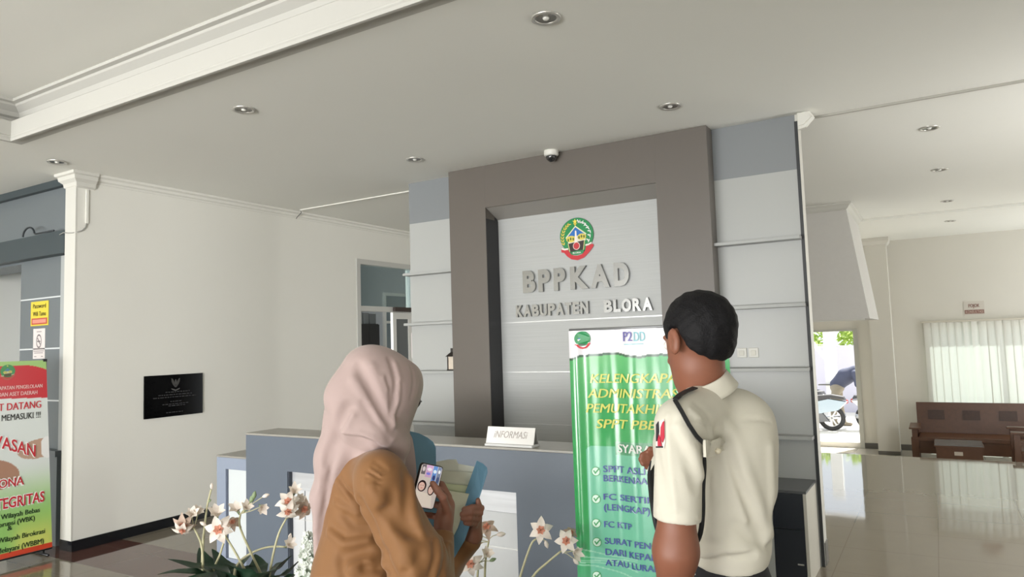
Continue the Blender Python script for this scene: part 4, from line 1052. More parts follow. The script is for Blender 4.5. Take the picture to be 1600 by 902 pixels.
def scooter(loc, heading, bodycol, label):
    """parked step-through motorbike; loc = ground point under the rear axle, heading = angle of its front"""
    t = thing('motorbike', label, 'motorbike', loc, 0, 'motorbikes parked in the yard')
    d = Vector((math.cos(heading), math.sin(heading), 0)); n = d.cross(ZA); o = Vector(loc)
    P = lambda a, h, s=0.0: o + d * a + n * s + ZA * h
    bodym = mat('scooter_paint_%d_%d_%d' % bodycol, bodycol, 0.25, coat=0.5)
    wheel(t, P(0, 0.27), 0.27, d); wheel(t, P(1.22, 0.27), 0.27, d)
    def slab(prof, half, nm, m, mid=1.0):
        bm = B(); L = [[bm.verts.new(P(a, h, s * half * k)) for a, h in prof] for s, k in ((-1, .55), (-1, 1), (1, 1), (1, .55))]
        cx = sum(a for a, h in prof) / len(prof); ch = sum(h for a, h in prof) / len(prof)
        for row, sgn, kk in ((0, -1, 1), (3, 1, 1)):
            for i, (a, h) in enumerate(prof): L[row][i].co = P(a, h, sgn * half)
        for row, sgn in ((1, -1), (2, 1)):
            for i, (a, h) in enumerate(prof): L[row][i].co = P(cx + (a - cx) * 1.08, ch + (h - ch) * 1.06, sgn * half * 0.45)
        N = len(prof)
        for r in range(3):
            for i in range(N): bm.faces.new((L[r][i], L[r][(i + 1) % N], L[r + 1][(i + 1) % N], L[r + 1][i]))
        bm.faces.new(L[0]); bm.faces.new(L[3][::-1])
        return obj(nm, bm, m, t, smooth=False)
    slab([(-0.30, 0.62), (-0.12, 0.44), (0.30, 0.36), (0.46, 0.42), (0.40, 0.60), (0.05, 0.68)], 0.11, 'tail_fairing', bodym)
    slab([(-0.28, 0.66), (0.0, 0.70), (0.38, 0.62), (0.46, 0.66), (0.30, 0.75), (-0.02, 0.77), (-0.24, 0.73)], 0.12, 'seat', seatm)
    slab([(0.36, 0.24), (0.80, 0.26), (1.02, 0.72), (0.98, 0.92), (0.88, 0.90), (0.80, 0.44), (0.46, 0.42)], 0.14, 'front_shield', bodym)
    slab([(0.05, 0.20), (0.48, 0.18), (0.56, 0.34), (0.20, 0.40)], 0.10, 'engine', mat('engine_grey', (96, 98, 102), 0.5, metal=0.4))
    slab([(1.02, 0.50), (1.22, 0.58), (1.42, 0.48), (1.36, 0.46), (1.2, 0.52), (1.06, 0.44)], 0.06, 'mudguard', bodym)
    obj('fork', tube(B(), [P(1.22, 0.27), P(0.98, 0.92)], 0.03, 8), rim, t)
    obj('handlebar', tube(B(), [P(0.86, 0.98, -0.33), P(0.94, 1.0, -0.15), P(0.95, 0.98, 0), P(0.94, 1.0, 0.15), P(0.86, 0.98, 0.33)], 0.018, 8), seatm, t, smooth=True)
    for s in (-1, 1):
        obj('mirror', tube(B(), [P(0.92, 1.0, s * 0.18), P(0.90, 1.16, s * 0.24), P(0.89, 1.17, s * 0.31)], [0.007, 0.007, 0.045], 8), seatm, t)
    obj('headlight', tube(B(), [P(0.98, 0.92), P(1.07, 0.90)], [0.09, 0.05], 14), mat('headlight_glass', (210, 212, 214), 0.1), t)
    obj('tail_light', tube(B(), [P(-0.30, 0.62), P(-0.34, 0.62)], [0.05, 0.03], 12), mat('tail_red', (150, 40, 36), 0.3), t)
    obj('exhaust', tube(B(), [P(0.45, 0.22, 0.13), P(-0.05, 0.27, 0.15), P(-0.28, 0.31, 0.15)], [0.025, 0.045, 0.045], 10), rim, t, smooth=True)
    obj('stand', tube(B(), [P(0.35, 0.2, -0.12), P(0.32, 0.0, -0.26)], 0.013, 6), seatm, t)
    return t
p = onY(1301, 673, 16.7)
scooter((p.x, 16.7, ZG), math.radians(186), (142, 156, 168), 'silver blue motorbike closest to the lounge opening')
p = onY(1326, 668, 16.9)
scooter((p.x + 0.40, 17.05, ZG), math.radians(8), (226, 226, 222), 'white motorbike under the stooping person outside')
scooter((-2.62, 18.2, ZG), math.radians(150), (190, 190, 186), 'motorbike partly hidden beside the white carport post')

# ================================================================== flower pots
petal_m = mat('ivory_petal', (236, 226, 216), 0.6, noise=0.06, nscale=60, trans=0.25)
petal_b = mat('dusky_petal', (190, 168, 152), 0.65, noise=0.1, nscale=60, trans=0.2)
heart_m = mat('orange_petal_heart', (196, 132, 108), 0.6, noise=0.2, nscale=120)
stem_m = mat('pale_green_stem', (176, 172, 138), 0.5, noise=0.12, nscale=20)
bud_m = mat('green_bud', (122, 140, 104), 0.55)
leaf_m = mat('deep_green_leaf', (38, 62, 46), 0.32, noise=0.3, nscale=12)
pot_m = mat('white_ceramic', (214, 212, 206), 0.3)
soil_m = mat('dark_soil', (52, 42, 36), 0.9, noise=0.4, nscale=60, bump=0.6)
def basis(d, roll=0.0):
    d = Vector(d).normalized(); a = d.cross(ZA)
    if a.length < 1e-3: a = Vector((1, 0, 0))
    a.normalize(); b = d.cross(a)
    return a * math.cos(roll) + b * math.sin(roll), b * math.cos(roll) - a * math.sin(roll), d
def petal(bm, c, ax, out, face, L, Wd, curl, mi):
    """one pointed, cupped petal from c outwards along out, facing face"""
    n = 5; rows = []
    for i in range(n + 1):
        t = i / n; w = Wd * math.sin(PI * min(1, (0.12 + 0.88 * t)) ** 0.9) * (1 - 0.15 * t) + 0.0006
        h = L * (0.55 * t - curl * t * t)
        m_ = c + out * (L * t * 0.96) + face * h
        rows.append([bm.verts.new(m_ - ax * w + face * (w * 0.28)), bm.verts.new(m_), bm.verts.new(m_ + ax * w + face * (w * 0.28))])
    for a, b in zip(rows, rows[1:]):
        for j in range(2):
            f = bm.faces.new((a[j], a[j + 1], b[j + 1], b[j])); f.material_index = mi
def flower_bm(c, face, size, r, closed=0.0, heart=True):
    """six petalled blossom: petals, coloured heart, stamens"""
    bm = B(); c = Vector(c); a, b, f = basis(face, r.uniform(0, 1))
    for k in range(6):
        ang = k * PI / 3 + r.uniform(-0.12, 0.12); out = a * math.cos(ang) + b * math.sin(ang); ax = f.cross(out)
        lay = 0.0 if k % 2 else 0.0025
        petal(bm, c + f * lay, ax, (out * (1 - closed) + f * closed * 1.1).normalized(), f, size * r.uniform(0.9, 1.08), size * 0.30, 0.75 + r.uniform(-0.2, 0.25) - closed, 0)
    if heart:
        for k in range(6):
            ang = k * PI / 3 + 0.4; out = a * math.cos(ang) + b * math.sin(ang)
            petal(bm, c + f * 0.006, f.cross(out), out, f, size * 0.34, size * 0.13, 0.2, 1)
        for k in range(5):
            d = (f + a * r.uniform(-.35, .35) + b * r.uniform(-.35, .35)).normalized()
            n0 = len(bm.faces); tube(bm, [c + f * 0.004, c + d * size * 0.42, c + d * size * 0.5], [0.0012, 0.001, 0.0024], 5)
            bm.faces.ensure_lookup_table()
            for q in bm.faces[n0:]: q.material_index = 1
    n0 = len(bm.faces); tube(bm, [c - f * 0.022, c - f * 0.008, c + f * 0.002], [0.0025, 0.005, 0.007], 8); bm.faces.ensure_lookup_table()
    for q in bm.faces[n0:]: q.material_index = 2
    return bm
def bud_bm(c, d, L, w):
    c = Vector(c); d = Vector(d).normalized(); bm = B()
    tube(bm, [c, c + d * L * .25, c + d * L * .55, c + d * L * .85, c + d * L], [w * .3, w * .85, w, w * .55, w * .08], 8)
    return bm
CAMP = Vector((0, 0, EYE))
def smooth_path(pts, k=5):
    pts = [Vector(p) for p in pts]; out = []
    for i in range(len(pts) - 1):
        p0 = pts[max(i - 1, 0)]; p1 = pts[i]; p2 = pts[i + 1]; p3 = pts[min(i + 2, len(pts) - 1)]
        for j in range(k):
            t = j / k
            out.append(0.5 * ((2 * p1) + (p2 - p0) * t + (2 * p0 - 5 * p1 + 4 * p2 - p3) * t * t + (3 * p1 - p0 - 3 * p2 + p3) * t ** 3))
    out.append(pts[-1]); return out
def leaf_blade(bm, pts, w):
    P = smooth_path(pts, 4); n = len(P); rows = []
    for i, p in enumerate(P):
        t = i / (n - 1); d = (P[min(i + 1, n - 1)] - P[max(i - 1, 0)]).normalized(); s = d.cross(ZA)
        if s.length < 0.05: s = Vector((1, 0, 0))
        s.normalize(); up = s.cross(d); ww = w * (math.sin(PI * (0.08 + 0.92 * t) ** 0.8) + 0.02)
        rows.append([bm.verts.new(p - s * ww + up * ww * 0.35), bm.verts.new(p - up * 0.001), bm.verts.new(p + s * ww + up * ww * 0.35)])
    for a, b in zip(rows, rows[1:]):
        for j in range(2): bm.faces.new((a[j], a[j + 1], b[j + 1], b[j]))
    return bm
def plant(label, base_px, depth, stems, leaves, seed, pot_h=0.46):
    """stems: (points [(px, py, dd)...], flowers [(px, py, dd, size, face offset, kind)])"""
    r = random.Random(seed)
    c = at(*base_px, depth); c.z = pot_h
    t = thing('potted_flower', label, 'potted plant', (c.x, c.y, 0), 0, 'potted flowers before the reception counter')
    obj('pot', lathe(B(), [(0, 0.001), (0.10, 0.001), (0.105, 0.02), (0.12, 0.2), (0.145, pot_h - 0.05), (0.155, pot_h), (0.143, pot_h), (0.135, pot_h - 0.03), (0, pot_h - 0.031)], c.x, c.y, 36), pot_m, t, smooth=True)
    obj('soil', lathe(B(), [(0.134, pot_h - 0.0305), (0.09, pot_h - 0.02), (0, pot_h - 0.012)], c.x, c.y, 24), soil_m, t, smooth=True)
    for pts, fl in stems:
        P = [at(x, y, depth + dd) for x, y, dd in pts]
        root = Vector((c.x + (P[0].x - c.x) * 0.35, c.y + (P[0].y - c.y) * 0.35, pot_h - 0.022))
        root.x = c.x + max(-.08, min(.08, root.x - c.x)); root.y = c.y + max(-.08, min(.08, root.y - c.y))
        S_ = smooth_path([root, root.lerp(P[0], 0.5)] + P, 5)
        st = obj('stem', tube(B(), S_, [0.0062 - 0.0030 * i / len(S_) for i in range(len(S_))], 8), stem_m, t, smooth=True)
        for x, y, dd, size, off, kind in fl:
            p = at(x, y, depth + dd); fc = (CAMP - p).normalized() + Vector(off)
            tip = min(S_, key=lambda q: (q - p).length)
            if kind in ('bud', 'green'):
                obj('bud', bud_bm(p, Vector(off) + Vector((0, 0, 0.3)), size, size * 0.28), petal_m if kind == 'bud' else bud_m, st, smooth=True)
                obj('flower_stalk', tube(B(), [tip, tip.lerp(p, 0.5) + Vector((0, 0, 0.004)), p], 0.0016, 5), stem_m, st)
            else:
                mm = petal_b if kind == 'dusky' else petal_m
                obj('flower', flower_bm(p, fc, size, r, 0.45 if kind == 'half' else 0.0, kind != 'half'), [mm, heart_m, bud_m], st, smooth=True)
                if (tip - p).length > 0.012: obj('flower_stalk', tube(B(), [tip, tip.lerp(p, 0.5) - Vector((0, 0, 0.003)), p], 0.0018, 5), stem_m, st)
    for pts, w in leaves:
        P = [at(x, y, depth + dd) for x, y, dd in pts]
        root = Vector((c.x + (P[0].x - c.x) * 0.3, c.y + (P[0].y - c.y) * 0.3, pot_h - 0.022))
        root.x = c.x + max(-.1, min(.1, root.x - c.x)); root.y = c.y + max(-.1, min(.1, root.y - c.y))
        obj('leaf', leaf_blade(B(), [root] + P, w * 1.55), leaf_m, t, smooth=True)
    return t
CX = CR * 0.9; DN = Vector((0, 0, -1)); UPV = Vector((0, 0, 1)); RT = Vector(CR); LT = -RT
plant('tall potted ivory blossoms with dark green leaves beside the woman in pink headscarf', (388, 1010), 2.62, [
    ([(318, 925, 0), (317, 876, 0), (314.5, 851, 0), (308, 835, 0), (303, 826, 0)], [(287, 818, -.02, .046, DN * .7 + LT * .3, 'dusky'), (300, 806, 0, .034, UPV * .6, 'half'), (309, 803, .02, .032, UPV * .8 + RT * .3, 'half'), (286, 826, -.03, .042, DN * 1.0 + LT * .4, 'open')]),
    ([(318, 900, .03), (317, 855, .03), (320, 821, .03), (324, 790, .03), (330, 765, .03)], [(331, 765, .03, .024, UPV * 1, 'bud'), (326, 785, .03, .014, RT * .8 + UPV * .6, 'green')]),
    ([(334, 905, .04), (336, 885, .04), (344, 866, .04), (352, 840, .04), (359, 826, .04)], [(364, 818, .04, .036, UPV * .7 + LT * .2, 'dusky')]),
    ([(390, 925, -.04), (387, 901, -.04), (369, 866, -.04), (351, 836, -.04)], [(342, 828, -.06, .056, LT * .2, 'open'), (339, 807, -.02, .045, UPV * 1.1, 'half'), (322, 821, -.04, .026, LT * 1 + UPV * .2, 'bud')]),
    ([(412, 925, .02), (409, 901, .02), (391, 862, .02), (377, 830, .02), (374, 815, .02), (376, 803, .02)], [(372, 799, .02, .040, UPV * .9 + LT * .4, 'half'), (384, 796, .02, .036, UPV * .8 + RT * .4, 'half'), (391, 786, .02, .034, UPV * 1 + RT * .6, 'green'), (396, 780, .02, .030, UPV * 1 + RT * .3, 'green'), (410, 777, .02, .028, RT * 1 + UPV * .1, 'bud'), (408, 792, .02, .034, DN * .4 + RT * .4, 'half')]),
    ([(366, 905, .06), (373, 880, .06), (394, 864, .06), (420, 855, .06), (446, 855, .06)], [(450, 853, .06, .036, RT * .5 + UPV * .5, 'half'), (452, 844, .06, .026, UPV * .9 + RT * .3, 'bud')]),
    ([(420, 925, -.02), (421, 901, -.02), (427, 866, -.02), (436, 833, -.02), (447, 811, -.02)], [(450, 785, -.03, .046, UPV * .3, 'open'), (450, 798, -.05, .044, DN * .5, 'open'), (459, 771, 0, .034, UPV * 1 + RT * .3, 'half'), (474, 795, .02, .046, RT * .5 + DN * .3, 'dusky'), (466, 782, .03, .030, RT * .6 + UPV * .6, 'half')]),
], [
    ([(330, 905, .0), (300, 888, -.02), (262, 874, -.02)], .026), ([(325, 915, -.06), (285, 896, -.08), (246, 898, -.08)], .022), ([(335, 905, .05), (318, 880, .08), (311, 856, .10)], .030),
    ([(350, 905, .08), (342, 880, .10), (331, 858, .12)], .026), ([(372, 905, .1), (378, 886, .12), (392, 868, .14)], .024), ([(400, 905, .05), (402, 884, .08), (398, 866, .10)], .028),
    ([(425, 908, .05), (440, 886, .06), (456, 868, .06)], .030), ([(428, 915, 0), (448, 898, -.02), (468, 876, -.02)], .028), ([(430, 920, -.05), (452, 905, -.08), (470, 893, -.08)], .022),
    ([(365, 915, -.08), (340, 892, -.10), (318, 884, -.10)], .026), ([(385, 912, -.08), (370, 890, -.12), (352, 880, -.13)], .024), ([(405, 915, -.06), (420, 896, -.10), (434, 890, -.10)], .024), ([(345, 920, -.1), (310, 905, -.12), (280, 908, -.12)], .024)], 5)
plant('tall potted ivory blossoms with bare stems between the blue folder and green banner', (800, 1030), 2.62, [
    ([(806, 940, 0), (813, 901, 0), (829, 853, 0), (837, 843, 0)], [(845, 829, -.02, .052, UPV * .1, 'open'), (852, 845, .02, .030, DN * 1 + RT * .2, 'bud')]),
    ([(815, 940, 0), (833, 901, 0), (854.5, 880, 0), (876, 862, 0)], [(885, 846, -.03, .050, UPV * .1 + LT * .1, 'open'), (896, 861, -.02, .036, RT * .6 + DN * .4, 'half'), (896, 873, -.02, .030, DN * .9 + RT * .5, 'bud'), (891, 834, .03, .032, UPV * .8 + RT * .5, 'dusky')]),
    ([(757, 940, .03), (757.5, 901, .03), (759, 873, .03), (764, 843, .03)], [(760, 826, .02, .048, UPV * .9, 'dusky'), (746, 832, .03, .040, LT * .8 + UPV * .2, 'half'), (741, 846, .03, .036, DN * .6 + LT * .3, 'dusky'), (776, 836, .02, .034, RT * .9 + DN * .2, 'bud'), (729, 842, .03, .026, LT * .8, 'green')]),
    ([(744, 940, 0), (746, 901, 0), (748, 880, 0)], [(735, 881, -.04, .052, LT * .1 + DN * .1, 'open'), (760, 868, -.02, .036, RT * .3 + UPV * .5, 'half'), (765, 877, -.02, .026, RT * .8, 'green')]),
], [([(790, 960, .05), (770, 935, .08), (740, 925, .1)], .026), ([(810, 960, .05), (835, 935, .08), (860, 925, .1)], .026), ([(800, 965, -.05), (790, 940, -.1), (770, 930, -.13)], .024), ([(805, 965, -.05), (820, 945, -.1), (845, 938, -.13)], .024)], 9)
# cone of small white florets beside the woman
lace = mat('white_floret', (232, 236, 230), 0.7, trans=0.15)
r = random.Random(4)
pz = at(485, 838, 2.20); pb = at(484, 1010, 2.20)
t = thing('white_flower_cone', 'cone of tiny white curled florets behind the headscarf tail', 'flowers', (pb.x, pb.y, 0))
obj('pot', lathe(B(), [(0, 0.001), (0.06, 0.001), (0.075, 0.3), (0.082, 0.50), (0.074, 0.50), (0.07, 0.47), (0, 0.469)], pb.x, pb.y, 28), pot_m, t, smooth=True)
obj('core', lathe(B(), [(0.06, 0.4705), (0.070, 0.60), (0.045, 0.76), (0.012, pz.z - 0.03), (0, pz.z - 0.02)], pb.x, pb.y, 20), mat('pale_green_core', (150, 164, 146), 0.8), t, smooth=True)
bm = B()
for k in range(420):
    h = r.random() ** 1.1; z = 0.50 + (pz.z - 0.50) * h; rad = 0.082 * (1 - h ** 1.5) + 0.006; a = r.uniform(0, 2 * PI)
    c = Vector((pb.x + rad * math.cos(a), pb.y + rad * math.sin(a), z)); f = Vector((math.cos(a), math.sin(a), 0.25)).normalized(); e1, e2, _ = basis(f, r.uniform(0, 2))
    for j in range(5):
        an = j * 2 * PI / 5; out = e1 * math.cos(an) + e2 * math.sin(an)
        petal(bm, c, f.cross(out), out, f, r.uniform(0.009, 0.013), 0.0042, -0.3, 0)
o = obj('florets', bm, lace, t, smooth=True); o['kind'] = 'stuff'

# ================================================================== people: continuous surfaces grown from signed distances
def cone(P, a, b, ra, rb):
    a = np.asarray(a, float); b = np.asarray(b, float); ab = b - a
    t = np.clip((P - a) @ ab / max(ab @ ab, 1e-12), 0, 1)
    return np.linalg.norm(P - a - t[:, None] * ab, axis=1) - (ra + (rb - ra) * t)
def ellp(P, c, r, M=None):
    q = P - np.asarray(c, float)
    if M is not None: q = q @ M          # columns of M = own axes
    r = np.asarray(r, float)
    k0 = np.linalg.norm(q / r, axis=1); k1 = np.linalg.norm(q / (r * r), axis=1) + 1e-9
    return k0 * (k0 - 1) / k1
def smin(a, b, k):
    h = np.clip(0.5 + 0.5 * (b - a) / k, 0, 1)
    return b * (1 - h) + a * h - k * h * (1 - h)
def smax(a, b, k): return -smin(-a, -b, k)
def chain(P, pts, rs, k=0.012):
    d = None
    for i in range(len(pts) - 1):
        e = cone(P, pts[i], pts[i + 1], rs[i], rs[i + 1]); d = e if d is None else smin(d, e, k)
    return d
def pdist(P, pts):
    d = None
    for i in range(len(pts) - 1):
        e = cone(P, pts[i], pts[i + 1], 0, 0); d = e if d is None else np.minimum(d, e)
    return d
EDG = [(0, 1), (2, 3), (4, 5), (6, 7), (0, 2), (1, 3), (4, 6), (5, 7), (0, 4), (1, 5), (2, 6), (3, 7)]
def surf(fn, lo, hi, h, margin=0.03):
    """mesh of fn = 0 by surface nets, evaluated only near the surface"""
    lo = np.array(lo, float); hi = np.array(hi, float)
    nb = np.ceil((hi - lo) / (8 * h)).astype(int); n = nb * 8
    bi = np.stack(np.meshgrid(*[np.arange(k) for k in nb], indexing='ij'), -1).reshape(-1, 3)
    cv = fn(lo + (bi * 8 + 3.5) * h)
    D = np.repeat(np.repeat(np.repeat(cv.reshape(nb), 8, 0), 8, 1), 8, 2).astype(np.float32)
    near = bi[np.abs(cv) < 4 * h * 1.9 + margin]
    off = np.stack(np.meshgrid(*[np.arange(8)] * 3, indexing='ij'), -1).reshape(-1, 3)
    for s in range(0, len(near), 400):
        g = (near[s:s + 400, None, :] * 8 + off[None]).reshape(-1, 3)
        D[g[:, 0], g[:, 1], g[:, 2]] = fn(lo + g * h)
    D[[0, -1]] = 1; D[:, [0, -1]] = 1; D[:, :, [0, -1]] = 1
    s = D < 0
    c = [s[i:n[0] - 1 + i, j:n[1] - 1 + j, k:n[2] - 1 + k] for i in (0, 1) for j in (0, 1) for k in (0, 1)]
    cnt = sum(x.astype(np.int8) for x in c); act = (cnt > 0) & (cnt < 8)
    ix = np.argwhere(act); idm = -np.ones(act.shape, int); idm[act] = np.arange(len(ix))
    cor = np.array([(i, j, k) for i in (0, 1) for j in (0, 1) for k in (0, 1)])
    vals = np.stack([D[ix[:, 0] + o[0], ix[:, 1] + o[1], ix[:, 2] + o[2]] for o in cor], 1).astype(float)
    acc = np.zeros((len(ix), 3)); w = np.zeros(len(ix))
    for a, b in EDG:
        va, vb = vals[:, a], vals[:, b]; m = (va < 0) != (vb < 0)
        t = np.where(m, va / np.where(m, va - vb, 1), 0)[:, None]
        acc += np.where(m[:, None], cor[a] + (cor[b] - cor[a]) * t, 0); w += m
    V = lo + (ix + acc / w[:, None]) * h
    F = []
    for ax in range(3):
        o = np.zeros(3, int); o[ax] = 1; u, v = [(1, 2), (2, 0), (0, 1)][ax]
        A = s[:-1, :-1, :-1]; Bb = s[o[0]:n[0] - 1 + o[0], o[1]:n[1] - 1 + o[1], o[2]:n[2] - 1 + o[2]]
        e = np.argwhere(A != Bb); e = e[(e[:, u] > 0) & (e[:, v] > 0)]
        eu = np.zeros(3, int); eu[u] = 1; ev = np.zeros(3, int); ev[v] = 1
        q = np.stack([idm[tuple((e - x).T)] for x in (0 * eu, eu, eu + ev, ev)], 1)
        fl = ~A[tuple(e.T)]
        q[fl] = q[fl][:, ::-1]
        F.append(q[(q >= 0).all(1)])
    F = np.concatenate(F)
    # one pass of smoothing
    for _ in range(2):
        sm = np.zeros_like(V); ct = np.zeros(len(V))
        for i in range(4):
            a, b = F[:, i], F[:, (i + 1) % 4]
            np.add.at(sm, a, V[b]); np.add.at(ct, a, 1); np.add.at(sm, b, V[a]); np.add.at(ct, b, 1)
        V = V * 0.5 + 0.5 * sm / np.maximum(ct, 1)[:, None]
    me = bpy.data.meshes.new('surface')
    me.from_pydata(V.tolist(), [], F.tolist())
    return me

YAWC = math.atan2(CR.y, CR.x)
class Figure:
    """frame of a person: u to the right of the view, v away from it, w up; origin on the floor under them"""
    def __init__(s, px, dist):
        d = ray(px, 520); f = Vector((-math.sin(YAWC), math.cos(YAWC), 0)); s.f = f; s.r = Vector((math.cos(YAWC), math.sin(YAWC), 0))
        k = dist / d.dot(f); s.o = Vector((d.x * k, d.y * k, 0)); s.dist = dist
        s.eye = np.array([-s.o.dot(s.r), -s.o.dot(f), EYE])
    def dir(s, px, py):
        d = ray(px, py); return np.array([d.dot(s.r), d.dot(s.f), d.z])
    def L(s, px, py, v=0.0):
        d = s.dir(px, py); return s.eye + d * ((v - s.eye[1]) / d[1])
    def R(s, n, v=0.0): return n * (s.dist + v) / FPX
    def hit(s, px, py, fn, vmax=0.8):
        d = s.dir(px, py); d /= np.linalg.norm(d); t = s.dist - 0.7
        for _ in range(90):
            p = s.eye + d * t; e = float(fn(p[None])[0])
            if e < 0.0006: return p
            t += max(e * 0.8, 0.0008)
            if t > s.dist + vmax: break
        return None
    def line(s, pts, fn):
        o = [s.hit(x, y, fn) for x, y in pts]
        return [p for p in o if p is not None]
def folds(P, d, fl):
    """cloth folds: ridges (A > 0) and valleys (A < 0) along lines lying on the cloth"""
    for pts, A, w in fl:
        if len(pts) < 2: continue
        q = pdist(P, pts) / w
        d = d - A * np.exp(-q * q)
    return d
def head_sdf(P, c, fwd, up, k=1.0):
    c = np.asarray(c, float); f = np.asarray(fwd, float); f /= np.linalg.norm(f); u = np.asarray(up, float); u = u - f * (u @ f); u /= np.linalg.norm(u)
    r = np.cross(f, u); M = np.stack([r, f, u], 1); q = (P - c) @ M / k
    d = ellp(q, (0, -0.012, 0.030), (0.074, 0.094, 0.084))
    d = smin(d, ellp(q, (0, 0.030, -0.030), (0.058, 0.062, 0.082)), 0.03)
    d = smin(d, ellp(q, (0, 0.058, -0.088), (0.030, 0.026, 0.024)), 0.03)
    d = smin(d, cone(q, (0, 0.090, 0.012), (0, 0.110, -0.026), 0.007, 0.012), 0.012)
    d = smin(d, ellp(q, (0, 0.086, -0.056), (0.024, 0.010, 0.005)), 0.006); d = smin(d, ellp(q, (0, 0.085, -0.066), (0.021, 0.010, 0.006)), 0.006)
    for s in (-1, 1):
        d = smax(d, -ellp(q, (s * 0.031, 0.098, 0.008), (0.016, 0.012, 0.009)), 0.012)
        d = smin(d, cone(q, (s * 0.014, 0.086, 0.026), (s * 0.046, 0.074, 0.026), 0.006, 0.005), 0.012)
        e = ellp(q, (s * 0.088, -0.008, -0.004), (0.011, 0.021, 0.034)); e = smax(e, -ellp(q, (s * 0.098, -0.002, -0.002), (0.006, 0.012, 0.022)), 0.004)
        d = smin(d, e, 0.008)
    return d * k, M
def eyes(parent, c, M, k, skin_):
    for s in (-1, 1):
        e = np.asarray(c) + M @ np.array([s * 0.031, 0.080, 0.008]) * k
        bm = B(); bmesh.ops.create_icosphere(bm, subdivisions=3, radius=0.0115 * k, matrix=Matrix.Translation(e))
        obj('eye', bm, mat('eye_white', (226, 222, 216), 0.2), parent, world=False, smooth=True)
        p = e + M @ np.array([0, 0.0085, 0]) * k
        bm = B(); bmesh.ops.create_icosphere(bm, subdivisions=2, radius=0.0052 * k, matrix=Matrix.Translation(p))
        obj('iris', bm, mat('dark_iris', (38, 24, 18), 0.15), parent, world=False, smooth=True)
def strip(pts, width, thick, side):
    """thin strap following points; side = per-point width directions"""
    bm = B(); rows = []
    pts = [Vector(p) for p in pts]
    for i, p in enumerate(pts):
        d = (pts[min(i + 1, len(pts) - 1)] - pts[max(i - 1, 0)]).normalized(); s = Vector(side[i]); s = (s - d * s.dot(d)).normalized(); n = d.cross(s)
        w = width / 2; rows.append([bm.verts.new(q) for q in (p - s * w - n * thick, p + s * w - n * thick, p + s * w + n * thick, p - s * w + n * thick)])
    for a, b in zip(rows, rows[1:]):
        for j in range(4): bm.faces.new((a[j], a[(j + 1) % 4], b[(j + 1) % 4], b[j]))
    bm.faces.new(rows[0]); bm.faces.new(rows[-1][::-1])
    return bm

# ------------------------------------------------------------------ the woman
FW = Figure(590, 1.75); L = FW.L; R = FW.R
skin_w = mat('warm_brown_skin', (134, 90, 72), 0.55, noise=0.05, nscale=40, sss=0.1)
camel = mat('camel_cloth', (124, 84, 44), 0.72, noise=0.05, nscale=30, bump=0.12, bscale=900, sheen=0.15)
pink = mat('dusty_pink_cloth', (164, 144, 140), 0.8, noise=0.03, nscale=12, bump=0.10, bscale=900, sheen=0.2)
black_t = mat('black_trouser_cloth', (30, 30, 34), 0.8)
SH_R, EL_R, WR_R = L(592, 738, -.10), L(676, 915, -.12), L(691, 838, .00)
SH_L, EL_L, WR_L = L(618, 742, .22), L(690, 880, .32), L(739, 838, .235)
HC = L(595, 610, .03); HF = np.array([0.44, 0.82, -0.36]); HUP = np.array([0.25, 0.2, 0.94])
TC = L(566, 750, .04); TB = L(566, 900, .05); HP = np.array([TB[0], 0.05, 0.84])
def fingers(P, chains, k=0.006):
    d = None
    for pts, r0, r1 in chains:
        n = len(pts); rs = [r0 + (r1 - r0) * i / (n - 1) for i in range(n)]
        e = chain(P, pts, rs, 0.004); d = e if d is None else np.minimum(d, e)
    return d
RH_F = [  # right hand round the phone: thumb on the screen, four fingers behind and under it
    ([L(699, 800, -.005), L(692, 778, -.035), L(683, 766, -.040), L(676, 756, -.036)], .0108, .0080),
    ([L(700, 776, .030), L(690, 758, .043), L(672, 752, .042), L(660, 756, .030)], .0098, .0076),
    ([L(700, 786, .030), L(688, 773, .044), L(668, 768, .042), L(657, 772, .028)], .0100, .0078),
    ([L(698, 797, .026), L(686, 790, .041), L(668, 786, .038), L(659, 790, .024)], .0094, .0074),
    ([L(694, 808, .018), L(684, 808, .026), L(673, 806, .022), L(664, 804, .008)], .0086, .0068)]
LH_F = [  # left hand gripping the folder edge, finger tips on its near face
    ([L(743, 812, .215), L(750, 800, .190), L(748, 790, .172), L(747, 782, .168)], .0100, .0072),
    ([L(744, 802, .218), L(752, 794, .180), L(738, 793, .152), L(725, 796, .146)], .0092, .0072),
    ([L(743, 810, .218), L(750, 802, .176), L(736, 801, .149), L(722, 804, .143)], .0095, .0074),
    ([L(742, 818, .216), L(747, 811, .176), L(735, 810, .150), L(723, 811, .145)], .0090, .0070),
    ([L(740, 825, .214), L(743, 819, .180), L(734, 818, .155), L(727, 818, .150)], .0082, .0064)]
_, MW = head_sdf(np.zeros((1, 3)), HC, HF, HUP)
